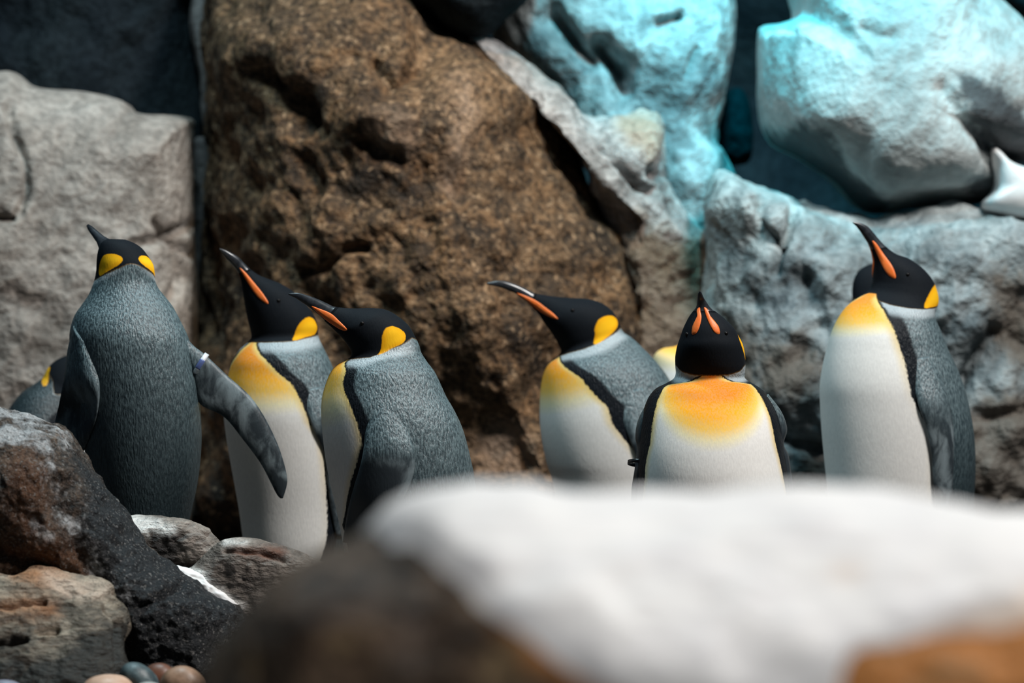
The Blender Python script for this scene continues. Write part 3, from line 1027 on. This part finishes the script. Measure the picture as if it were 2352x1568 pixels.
# bill of the penguin seen from behind (points up and away)
def tube_mesh(pts, radii, n=16, flat=1.0):
    pts = [np.array(p, float) for p in pts]
    rows_, V, F = [], [], []
    for i, (p, r) in enumerate(zip(pts, radii)):
        d = pts[min(i + 1, len(pts) - 1)] - pts[max(i - 1, 0)]
        d /= np.linalg.norm(d)
        a = np.cross(d, [0, 1, 0.1])
        a /= np.linalg.norm(a)
        b = np.cross(d, a)
        for k in range(n):
            q = 2 * math.pi * k / n
            V.append(p + a * r * math.cos(q) + b * r * flat * math.sin(q))
    for i in range(len(pts) - 1):
        for k in range(n):
            l = (k + 1) % n
            F.append((i * n + k, i * n + l, (i + 1) * n + l, (i + 1) * n + k))
    V = np.array(V + [pts[0], pts[-1]])
    m_ = len(V)
    for k in range(n):
        l = (k + 1) % n
        F.append((m_ - 2, l, k))
        F.append((m_ - 1, (len(pts) - 1) * n + k, (len(pts) - 1) * n + l))
    return V, orient(V, F)


yb = 0.32
V, F = tube_mesh([at(262, 585, yb + 0.01), at(245, 566, yb + 0.03), at(231, 550, yb + 0.05), at(218, 536, yb + 0.065), at(208, 525, yb + 0.08), at(202, 518, yb + 0.088)], [0.030, 0.021, 0.0125, 0.0095, 0.0075, 0.0045], 18)
make_obj('bill', V - org1, F, M_bill, parent=r1)
# flipper band: a white ring with a blue middle
def ring_mesh(c, axis, rad, half, thick, n=28, squash=(1, 1), arc=(0, 2 * math.pi)):
    axis = np.array(axis, float)
    axis /= np.linalg.norm(axis)
    a = np.cross(axis, [0, 1, 0])
    a /= np.linalg.norm(a)
    b = np.cross(axis, a)
    full = abs(arc[1] - arc[0] - 2 * math.pi) < 1e-6
    V, F = [], []
    for k in range(n if full else n + 1):
        q = arc[0] + (arc[1] - arc[0]) * k / n
        rd = a * math.cos(q) * squash[0] + b * math.sin(q) * squash[1]
        for rr_, hh in ((rad, -half), (rad + thick, -half), (rad + thick, half), (rad, half)):
            V.append(np.array(c) + rd * rr_ + axis * hh)
    m_ = n if full else n + 1
    for k in range(n):
        l = (k + 1) % m_
        for e in range(4):
            f_ = (e + 1) % 4
            F.append((k * 4 + e, l * 4 + e, l * 4 + f_, k * 4 + f_))
    if not full:
        F.append((0, 1, 2, 3))
        F.append((n * 4 + 3, n * 4 + 2, n * 4 + 1, n * 4))
    return np.array(V), F


cb = at(461, 836, yb - 0.02)
ax = at(480, 850, yb - 0.02) - at(440, 825, yb - 0.02)
band = bpy.data.objects.new('flipper_band', None)
V, F = ring_mesh(cb, ax, 0.028, 0.006, 0.003, squash=(1.0, 0.75))
band = make_obj('flipper_band', V - org1, F, M_band_w, parent=r1)
band['label'] = 'white plastic flipper band with a blue middle'
V, F = ring_mesh(cb, ax, 0.0285, 0.0066, 0.0033, 10, squash=(1.0, 0.75), arc=(math.radians(-115), math.radians(-65)))
make_obj('band_middle', V - org1, F, M_band_b, parent=band)
V, F = ring_mesh(cb, ax, 0.0285, 0.0066, 0.0033, 10, squash=(1.0, 0.75), arc=(math.radians(65), math.radians(115)))
make_obj('band_middle', V - org1, F, M_band_b, parent=band)

# --- penguin in the shade between the two
P2 = [(620, 1335, 750, 1333), (580, 1315, 785, 1315), (562, 1260, 805, 1260), (549, 1170, 812, 1170), (533, 1080, 812, 1090), (520, 1005, 805, 1015), (514, 945, 797, 955), (519, 890, 785, 905), (526, 855, 773, 868), (534, 828, 760, 832),
      (549, 804, 748, 808), (568, 786, 737, 786), (577, 774, 731, 768), (575, 758, 730, 748), (570, 738, 720, 722), (565, 715, 700, 695), (561, 692, 672, 668), (558, 672, 642, 650), (555, 654, 615, 640), (552, 640, 592, 630),
      (548, 628, 574, 617), (541, 617, 561, 605), (531, 606, 549, 592), (520, 594, 536, 583), (511, 582, 520, 575), (503, 572, 505, 570)]
penguin('shaded penguin with pale belly and bill raised against the brown boulder', 0.72,
        rows(P2, [(0, 47), (9, 45), (13, 25), (25, 25)], [(0, 0.95), (9, 0.9), (12, 0.8), (16, 0.85), (25, 0.7)]), 20,
        belly_px=[(588, 790), (606, 822), (636, 854), (668, 879), (697, 932), (711, 971), (738, 1010), (745, 1063), (748, 1126), (752, 1223)], belly_ud=[(0, 60), (1, 68)],
        head_px=[(575, 786), (585, 785), (640, 785), (673, 783), (702, 776), (728, 768)],
        ear_px=[(680, 757), (692, 738), (709, 728), (723, 736), (729, 753), (723, 767), (702, 774), (673, 782), (677, 767)],
        plate_px=[(549, 614), (561, 622), (580, 644), (605, 675), (618, 697), (610, 697), (590, 680), (568, 648)], eye=(640, 690),
        flippers=[([((690, 900), (765, 885)), ((700, 935), (778, 930)), ((718, 980), (790, 985)), ((744, 1040), (800, 1045)), ((752, 1100), (802, 1100)), ((760, 1170), (800, 1170)), ((772, 1230), (790, 1232))], 0.013, 0.008, {}, (0.1, 0.4)),
                  ([((690, 900), (765, 885)), ((700, 935), (778, 930)), ((718, 980), (790, 985)), ((744, 1040), (800, 1045)), ((752, 1100), (802, 1100)), ((760, 1170), (800, 1170)), ((772, 1230), (790, 1232))], 0.013, 0.002, {'mirror': True}, (0.1, 0.4))],
        chest=(0.20, 0.1, 1.3), border=0.035)

# --- penguin in front of the ridge, looking the same way
P4 = [(1360, 1318, 1490, 1316), (1315, 1298, 1545, 1298), (1285, 1210, 1580, 1210), (1270, 1110, 1595, 1120), (1256, 1065, 1595, 1060), (1246, 1020, 1588, 1000), (1240, 970, 1575, 945), (1240, 915, 1555, 905), (1246, 865, 1532, 862),
      (1258, 838, 1506, 829), (1277, 821, 1478, 800), (1287, 810, 1452, 776), (1288, 802, 1432, 762), (1284, 794, 1422, 742), (1277, 780, 1408, 716), (1268, 766, 1382, 696), (1258, 752, 1348, 686), (1248, 738, 1310, 684),
      (1239, 724, 1275, 681), (1229, 711, 1248, 677), (1218, 700, 1228, 673), (1204, 688, 1210, 664), (1188, 676, 1192, 656), (1168, 667, 1170, 648), (1146, 659, 1147, 644), (1118, 653, 1117, 650)]
penguin('blurred penguin with long raised bill leaning out behind the frontal penguin', 0.95,
        rows(P4, [(0, 24), (9, 22), (13, 13), (25, 8)], [(0, 0.9), (9, 0.82), (12, 0.75), (16, 0.85), (25, 0.65)]), 20,
        belly_px=[(1284, 819), (1300, 845), (1334, 868), (1366, 907), (1394, 932), (1405, 971), (1423, 996), (1462, 1043), (1500, 1110)], belly_ud=[(0, 70), (2, 80)],
        head_px=[(1284, 816), (1309, 809), (1337, 802), (1366, 791), (1401, 771), (1423, 754)],
        ear_px=[(1366, 754), (1373, 737), (1387, 727), (1405, 725), (1417, 734), (1419, 746), (1410, 761), (1394, 775), (1366, 791), (1367, 768)],
        plate_px=[(1184, 671), (1198, 675), (1230, 689), (1255, 707), (1273, 721), (1284, 734), (1269, 731), (1244, 718), (1219, 698), (1198, 680)], eye=(1315, 712),
        flippers=[([((1410, 905), (1500, 890)), ((1425, 960), (1520, 960)), ((1450, 1020), (1530, 1030)), ((1470, 1080), (1535, 1090)), ((1485, 1140), (1530, 1150)), ((1500, 1195), (1520, 1198))], 0.013, 0.006, {}, (0.1, 0.4)),
                  ([((1410, 905), (1500, 890)), ((1425, 960), (1520, 960)), ((1450, 1020), (1530, 1030)), ((1470, 1080), (1535, 1090)), ((1485, 1140), (1530, 1150)), ((1500, 1195), (1520, 1198))], 0.013, 0.002, {'mirror': True}, (0.1, 0.4))],
        chest=(0.17, 0.15, 1.2), border=0.040)

# --- frontal penguin, head thrown up
P5 = [(1570, 1348, 1710, 1348, 0.0), (1520, 1332, 1760, 1332, 0.0), (1490, 1270, 1790, 1270, 0.0), (1470, 1190, 1810, 1190, -0.01), (1466, 1110, 1810, 1110, -0.015), (1466, 1050, 1802, 1050, -0.015), (1470, 1000, 1796, 1000, -0.01),
      (1476, 952, 1786, 952, 0), (1487, 917, 1770, 917, 0.01), (1505, 893, 1750, 894, 0.012), (1530, 880, 1725, 878, 0.010), (1547, 869, 1711, 868, 0.006), (1552, 857, 1711, 855, 0.0), (1551, 840, 1712, 840, -0.006),
      (1551, 818, 1711, 815, -0.015), (1555, 795, 1706, 791, -0.025), (1562, 775, 1696, 771, -0.03), (1570, 752, 1685, 752, -0.035), (1582, 728, 1664, 731, -0.042), (1592, 714, 1642, 714, -0.05),
      (1599, 704, 1630, 704, -0.060), (1601, 692, 1622, 692, -0.07), (1602, 682, 1617, 684, -0.08), (1603, 674, 1613, 675, -0.088), (1606, 669, 1610, 669, -0.092)]
r5, B5, org5 = penguin('penguin facing forward with its bill pointing up and a black flipper band', 0.02,
        rows(P5, [(0, 90), (12, 90), (15, 80), (24, 76)], [(0, 0.95), (8, 0.85), (11, 0.90), (13, 0.95), (16, 1.0), (19, 1.0), (21, 0.9), (24, 0.9)]), 19,
        belly_px=[(1651, 858), (1658, 864), (1680, 876), (1724, 882), (1742, 902), (1762, 940), (1773, 974), (1781, 1019), (1790, 1053), (1800, 1101)], belly_ud=[(0, 60), (3, 78)],
        head_px=[(1632, 861), (1649, 861), (1676, 859), (1700, 851), (1708, 840)], head_ud=[(13.2, 95), (14.6, 180)],
        ear_ud=[(13.6, 88), (14.5, 79), (15.4, 80), (16.1, 92), (16.2, 110), (15.4, 125), (14.2, 118), (13.5, 105)],
        plate_px=[(1616, 705), (1623, 707), (1630, 723), (1642, 738), (1652, 752), (1654, 767), (1645, 767), (1637, 759), (1626, 738), (1618, 716)], eye=(1668, 765),
        flippers=[([((1492, 915), (1512, 925)), ((1467, 960), (1492, 965)), ((1459, 1000), (1486, 1000)), ((1463, 1030), (1484, 1035)), ((1457, 1080), (1478, 1080)), ((1450, 1130), (1474, 1130)), ((1452, 1200), (1476, 1200)), ((1462, 1245), (1470, 1245))], 0.045, 0, {'depth': 0.02}, (0.02, 0.3, 0.02, 0.2)),
                  ([((1765, 905), (1745, 915)), ((1795, 945), (1765, 955)), ((1808, 985), (1775, 985)), ((1800, 1018), (1780, 1020)), ((1811, 1045), (1788, 1050)), ((1817, 1085), (1794, 1090)), ((1822, 1125), (1802, 1130)), ((1825, 1190), (1806, 1190)), ((1815, 1240), (1810, 1240))], 0.045, 0, {'depth': 0.02}, (0.02, 0.3, 0.02, 0.2))],
        chest=(0.19, 0.85, 1.5), border=0.10, collar=0.045)
c5 = at(1466, 1063, 0.04)
V, F = ring_mesh(c5, (0.08, 0.15, 1.0), 0.024, 0.0045, 0.0022, 30, squash=(1.0, 1.9))
bo = make_obj('flipper_band', V - org5, F, M_band_k, parent=r5)
bo['label'] = 'black ring band around the flipper'

# --- tallest penguin on the right
P6 = [(1990, 1338, 2140, 1336), (1945, 1318, 2195, 1318), (1912, 1230, 2228, 1230), (1901, 1130, 2237, 1140), (1893, 1050, 2240, 1070), (1887, 985, 2237, 1000), (1884, 930, 2228, 945), (1883, 888, 2216, 895), (1888, 848, 2200, 850),
      (1897, 807, 2180, 807), (1908, 768, 2163, 765), (1924, 732, 2150, 735), (1945, 703, 2148, 718), (1972, 682, 2152, 708), (1994, 668, 2156, 690), (2003, 650, 2152, 667), (2005, 632, 2140, 640), (2006, 615, 2118, 615),
      (2007, 600, 2088, 594), (2005, 588, 2058, 583), (2001, 573, 2036, 567), (1994, 560, 2021, 552), (1985, 546, 2007, 535), (1976, 532, 1993, 520), (1966, 519, 1976, 512), (1958, 512, 1959, 510)]
penguin('tallest penguin with long white belly in front of the grey boulder', 0.72,
        rows(P6, [(0, 41), (10, 40), (14, 29), (25, 25)], [(0, 0.92), (10, 0.88), (13, 0.8), (17, 0.9), (25, 0.7)]), 20,
        belly_px=[(2014, 688), (2030, 712), (2048, 746), (2075, 820), (2094, 912), (2117, 958), (2137, 990), (2141, 1054), (2143, 1127)], belly_ud=[(0, 65), (2, 72)],
        head_px=[(1996, 672), (2016, 689), (2048, 700), (2085, 707), (2121, 710), (2153, 703)],
        ear_px=[(2153, 652), (2157, 673), (2156, 698), (2140, 705), (2124, 707), (2128, 687), (2140, 664)],
        plate_px=[(2002, 553), (2011, 556), (2030, 583), (2050, 611), (2059, 636), (2053, 641), (2036, 627), (2018, 592)], eye=(2085, 630),
        flippers=[([((2085, 830), (2140, 820)), ((2098, 880), (2165, 875)), ((2110, 930), (2182, 930)), ((2128, 985), (2190, 990)), ((2140, 1050), (2190, 1050)), ((2144, 1110), (2188, 1110)), ((2150, 1170), (2185, 1170)), ((2162, 1225), (2175, 1226))], 0.014, 0.010, {}, (0.1, 0.5)),
                  ([((2085, 830), (2140, 820)), ((2098, 880), (2165, 875)), ((2110, 930), (2182, 930)), ((2128, 985), (2190, 990)), ((2140, 1050), (2190, 1050)), ((2144, 1110), (2188, 1110)), ((2150, 1170), (2185, 1170)), ((2162, 1225), (2175, 1226))], 0.012, 0.0, {'mirror': True}, (0.1, 0.5))],
        chest=(0.125, 0.1, 1.35), border=0.035)

# --- half hidden penguins
P0 = [(40, 1325, 150, 1325), (0, 1300, 190, 1300), (-20, 1180, 205, 1180), (-15, 1060, 205, 1070), (0, 985, 200, 1010), (20, 940, 195, 975), (48, 903, 190, 950), (75, 884, 190, 930), (97, 868, 190, 912), (108, 848, 192, 895), (122, 832, 196, 876),
      (142, 820, 202, 858), (162, 815, 208, 844), (182, 817, 214, 838), (200, 824, 220, 838), (225, 836, 238, 846), (260, 858, 264, 862)]
penguin('dark penguin bowing its head half hidden behind the streaked rock', 1.10,
        rows(P0, [(0, 180), (16, 180)], [(0, 0.9), (8, 0.85), (16, 0.7)]), 14,
        belly_ud=[(0, 60), (5, 65), (8, 20)], head_px=[(112, 842), (120, 870), (125, 905)], head_ud=[(9.0, 180), (8.6, 20)], ear_px=[(97, 882), (96, 858), (107, 842), (115, 844), (112, 866), (106, 886)],
        chest=(0.12, 0.2, 1.0), collar=0.0005, low_u=(20, 30), m=6)
P7 = [(1540, 1312, 1640, 1312), (1510, 1295, 1670, 1295), (1495, 1180, 1690, 1180), (1490, 1060, 1695, 1060), (1490, 960, 1690, 960), (1493, 890, 1675, 900), (1497, 845, 1655, 868), (1503, 815, 1640, 848), (1522, 800, 1640, 832), (1550, 795, 1645, 818),
      (1568, 786, 1655, 802), (1575, 770, 1660, 782), (1582, 752, 1658, 758), (1595, 738, 1645, 740)]
penguin('penguin hidden behind two others showing only its yellow breast', 1.32,
        rows(P7, [(0, 25), (13, 25)], [(0, 0.95), (13, 0.85)]), 13,
        belly_ud=[(0, 60), (5, 95), (9, 100), (10, 60)], head_ud=[(9.6, 0), (9.6, 180)], ear_ud=[(10.2, 100), (11.5, 95), (12, 120), (10.8, 130)], chest=(0.10, 0.0, 0.75), m=6)
P8 = [(2020, 1312, 2120, 1312), (1985, 1295, 2170, 1295), (1960, 1180, 2190, 1180), (1950, 1060, 2195, 1060), (1948, 950, 2190, 950), (1950, 850, 2175, 850), (1952, 780, 2150, 780), (1955, 735, 2110, 740), (1955, 705, 2075, 712), (1957, 685, 2055, 692), (1957, 668, 2050, 674),
      (1959, 650, 2048, 656), (1965, 632, 2046, 640), (1976, 618, 2045, 626), (1994, 608, 2046, 616), (2020, 603, 2052, 610), (2050, 600, 2065, 606), (2090, 603, 2094, 607)]
penguin('penguin hidden behind the tallest one showing only its dark nape', 1.30,
        rows(P8, [(0, 165), (17, 170)], [(0, 0.9), (8, 0.82), (17, 0.7)]), 15,
        belly_ud=[(0, 60), (5, 70), (8, 40)], head_ud=[(8.9, 0), (8.9, 180)], chest=(0.12, 0.2, 1.0), m=6, collar=0.0005)

# ------------------------------------------------------------------ foreground rocks
rock('rock', 'rust brown rock with white streaks and dark speckled flank',
     [(-160, 930), (-40, 932), (40, 948), (105, 965), (152, 985), (178, 1010), (205, 1055), (250, 1120), (294, 1182), (336, 1244), (412, 1310), (492, 1360), (558, 1396), (580, 1500), (560, 1600), (200, 1615), (-150, 1610), (-220, 1300)],
     -0.24, 0.26, 0.12, M_left, rough=0.006, rscale=28, p=3.2, q=2.0, amp=0.022, nscale=6, seed=31, centre=(150, 1330), N=340, K=170, edge_keep=0.25,
     bumps=[(60, 1130, 110, 0.05), (160, 1240, 70, 0.02)], grooves=[([(120, 1130), (200, 1290), (260, 1400), (290, 1540)], 26, 0.03), ([(330, 1395), (420, 1340)], 8, 0.02), ([(-20, 1260), (90, 1300), (160, 1330)], 20, 0.03)],
     masks={'dark': [[(190, 1050), (560, 1380), (600, 1620), (280, 1620), (285, 1500), (260, 1400), (215, 1310), (170, 1230), (185, 1130), (150, 1060)]],
            'rust': [[(20, 1060), (90, 1080), (110, 1200), (200, 1330), (100, 1330), (40, 1230)], [(0, 1240), (70, 1260), (60, 1300), (0, 1300)]],
            'white': [[(-60, 930), (40, 945), (95, 962), (80, 968), (-60, 955)], [(-50, 985), (60, 988), (150, 1010), (140, 1028), (90, 1018), (40, 1032), (-40, 1020)], [(75, 1010), (100, 1030), (120, 1085), (112, 1085), (90, 1045)], [(116, 1080), (124, 1130), (116, 1130)],
                      [(130, 1170), (165, 1195), (160, 1215), (135, 1195)], [(215, 1280), (230, 1310), (245, 1345), (235, 1345), (222, 1320)], [(238, 1345), (275, 1365), (285, 1390), (262, 1385)], [(75, 1180), (95, 1210), (118, 1225), (95, 1225)]]})
rock('rock', 'flat layered ledge with rusty orange edge at the foot of the streaked rock',
     [(-160, 1318), (0, 1330), (60, 1308), (150, 1322), (238, 1345), (250, 1375), (285, 1420), (292, 1470), (288, 1560), (200, 1600), (-150, 1600), (-220, 1450)],
     -0.66, 0.14, 0.14, M_ledge, rough=0.006, rscale=22, tilt=(0, -0.9), p=4.5, q=2.2, amp=0.018, nscale=8, seed=33, centre=(70, 1465), N=240, K=110, edge_keep=0.5,
     grooves=[([(-40, 1398), (40, 1392), (100, 1378)], 6, 0.02), ([(-20, 1480), (60, 1470)], 7, 0.025), ([(95, 1450), (130, 1440)], 9, 0.02), ([(245, 1400), (270, 1430)], 7, 0.02), ([(265, 1440), (270, 1550)], 7, 0.02)],
     masks={'dark': [[(-220, 1522), (0, 1515), (110, 1500), (170, 1470), (165, 1445), (200, 1436), (250, 1430), (320, 1418), (330, 1640), (-220, 1640)], [(-10, 1480), (60, 1470), (60, 1484), (-10, 1490)]],
            'rust': [[(50, 1300), (140, 1315), (140, 1335), (50, 1335)], [(60, 1378), (120, 1380), (110, 1398), (0, 1412), (0, 1400)]], 'white': [[(110, 1318), (242, 1345), (235, 1368), (200, 1372), (120, 1345)]]})
rock('rock', 'pale flat-topped stone with dark pitted front beside the dark flank',
     [(250, 1195), (300, 1183), (370, 1186), (470, 1208), (490, 1222), (512, 1250), (516, 1280), (500, 1305), (450, 1318), (380, 1310), (300, 1280), (250, 1250)],
     -0.02, 0.09, 0.06, M_slab, p=3.0, q=1.9, amp=0.012, nscale=14, seed=35, N=150, K=60, bumps=[(400, 1225, 40, 0.01)], grooves=[([(400, 1240), (440, 1225), (490, 1222)], 5, 0.008)],
     masks={'dark': [[(345, 1222), (390, 1228), (420, 1240), (405, 1300), (345, 1280)], [(420, 1290), (500, 1290), (490, 1330), (400, 1330)]], 'white': [[(285, 1184), (345, 1190), (400, 1220), (380, 1226), (345, 1215), (335, 1230)]], 'rust': [[(495, 1275), (515, 1270), (510, 1292)]]})
rock('rock', 'smooth sloping brown slab with a white triangle patch beneath the shaded penguin',
     [(440, 1300), (500, 1245), (560, 1232), (640, 1248), (715, 1275), (760, 1310), (770, 1400), (700, 1480), (540, 1470), (430, 1400), (395, 1330)],
     -0.16, 0.08, 0.10, M_slab, p=2.8, q=2.0, amp=0.012, nscale=9, seed=36, N=200, K=80, ground=-0.2, grooves=[([(520, 1268), (600, 1272), (650, 1290)], 6, 0.012)],
     masks={'dark': [[(478, 1322), (500, 1330), (495, 1345), (480, 1340)]], 'white': [[(390, 1300), (425, 1298), (472, 1316), (486, 1340), (525, 1362), (562, 1396), (500, 1410), (400, 1350)], [(520, 1240), (570, 1245), (560, 1256), (520, 1252)]], 'rust': [[(540, 1262), (640, 1262), (640, 1280), (560, 1276)]]})

rock('white_patch', 'thin white stone strip added between the dark speckled flank and the brown slab',
     [(394, 1302), (425, 1306), (470, 1320), (490, 1340), (532, 1365), (568, 1402), (545, 1408), (480, 1380), (408, 1334)],
     -0.215, 0.030, 0.06, M_snow, p=2.2, amp=0.010, nscale=16, seed=44, N=90, K=24, cat='snow')  # added white stone strip, stands in for the slab's upward-facing edge

# foreground boulder with a snow cap
fo, FV, FFc, fvn, fPX, fG = rock('boulder', 'big out of focus brown boulder in the foreground under thick snow',
     [(300, 2305), (330, 1900), (440, 1600), (500, 1480), (610, 1350), (700, 1285), (800, 1245), (900, 1192), (1010, 1150), (1180, 1140), (1300, 1160), (1450, 1165), (1900, 1158), (2150, 1168), (2352, 1208), (2700, 1268), (3000, 1400), (3100, 1800), (3050, 2305), (1700, 2320)],
     -4.6, 0.55, 0.50, M_fore, p=3.2, q=2.0, amp=0.022, nscale=5, seed=41, centre=(1650, 1750), N=340, K=150, edge_keep=0.3,
     bumps=[(700, 1450, 140, 0.03)], masks={'rust': [[(1880, 1620), (1930, 1500), (2352, 1380), (2800, 1400), (2900, 1800), (1900, 1800)], [(1180, 1450), (1260, 1500), (1400, 1590), (1380, 1610), (1200, 1500)]]})
def snow_cap():
    poly = closed_curve([(855, 1205), (890, 1245), (950, 1262), (1010, 1290), (1060, 1330), (1110, 1385), (1160, 1430), (1230, 1485), (1320, 1545), (1450, 1600), (1700, 1660), (1890, 1640), (1940, 1540), (1985, 1485), (2150, 1450), (2360, 1405), (2700, 1390), (3100, 1450),
                         (3200, 1100), (2352, 900), (1500, 900), (900, 900), (840, 1100)], 5)
    wob = fPX + 16 * np.stack([vnoise(FV * 16, 7), vnoise(FV * 16, 8)], 1)
    d = poly_sdf(wob, poly) * S(-4.6)
    d = np.where((fG > 0), np.where(fPX[:, 1] < 1500, d, -1), d)
    off = 0.014 * np.clip((d + 0.004) / 0.03, -0.2, 1)
    V = FV + fvn * (off + 0.006 * fbm(FV, 9, 3, 77) * np.clip(d / 0.04, 0, 1))[:, None]
    use = d > -0.012
    keep = [f for f in FFc if all(use[i] for i in f)]
    ids = sorted({i for f in keep for i in f})
    mp = {a: b for b, a in enumerate(ids)}
    V = V[ids]
    F = [tuple(mp[i] for i in f) for f in keep]
    pq = to_px(V)
    st = np.maximum(poly_sdf(pq, [(1890, 1305), (1940, 1298), (1985, 1310), (1960, 1330), (1920, 1328)]), poly_sdf(pq, [(1870, 1560), (1960, 1500), (2352, 1300), (2600, 1300), (2600, 1500), (1900, 1620)]) - 45) * S(-4.6)
    c = make_obj('snow_cap', V - np.array(fo.location), F, M_cap, parent=fo, attrs={'stain': st})
    c['label'] = 'thick white snow covering the boulder top'
snow_cap()

# pebbles
def pebble(label, px, py, rx, rz, col, col2, seed, Y=-0.88, rot=0.0):
    c = at(px, py, Y)
    n1, n2 = 20, 28
    V = []
    for i in range(n1 + 1):
        th = math.pi * i / n1
        for j in range(n2):
            ph = 2 * math.pi * j / n2
            V.append((math.sin(th) * math.cos(ph) * rx, math.sin(th) * math.sin(ph) * rx * 0.8, math.cos(th) * rz))
    V = np.array(V)
    V *= (1 + 0.10 * fbm(V, 14, 2, seed))[:, None]
    cr, sr = math.cos(rot), math.sin(rot)
    V = np.stack([V[:, 0] * cr - V[:, 2] * sr, V[:, 1], V[:, 0] * sr + V[:, 2] * cr], 1) + c
    F = []
    for i in range(n1):
        for j in range(n2):
            k = (j + 1) % n2
            F.append((i * n2 + j, (i + 1) * n2 + j, (i + 1) * n2 + k, i * n2 + k))
    m_ = simple_mat('pebble_' + str(seed), col, 0.45, 0.4, 0.25, col2, 28)
    tag(make_obj('pebble', V, F, m_), label, 'pebble', 'river pebbles below the ledge')


pebble('smooth round tan pebble between the purple and the slate pebbles', 250, 1590, 0.062, 0.043, (0.46, 0.28, 0.19), (0.56, 0.38, 0.28), 1)
pebble('dark purple pebble at the foot of the layered ledge', 112, 1576, 0.040, 0.030, (0.050, 0.028, 0.042), (0.10, 0.055, 0.065), 2, -0.84)
pebble('bluish grey pebble beyond the purple one along the ledge', 10, 1600, 0.052, 0.040, (0.12, 0.13, 0.18), (0.22, 0.22, 0.27), 3)
pebble('teal slate pebble leaning on the round tan pebble', 320, 1560, 0.052, 0.032, (0.022, 0.036, 0.042), (0.085, 0.125, 0.135), 4, -0.80, -0.6)
pebble('rust red pebble between the slate and the dark tan pebbles', 364, 1560, 0.036, 0.034, (0.17, 0.065, 0.035), (0.09, 0.04, 0.025), 5, -0.74)
pebble('dark tan pebble beside the big snowy boulder', 420, 1574, 0.050, 0.042, (0.20, 0.115, 0.07), (0.34, 0.21, 0.14), 6, -0.82, -0.2)
pebble('pale peach pebble tucked under the purple pebble', 118, 1608, 0.042, 0.034, (0.50, 0.30, 0.20), (0.40, 0.23, 0.16), 7, -0.94)
pebble('pale grey pebble in front of the teal slate pebble', 342, 1604, 0.044, 0.036, (0.25, 0.27, 0.26), (0.36, 0.36, 0.34), 8, -0.92)
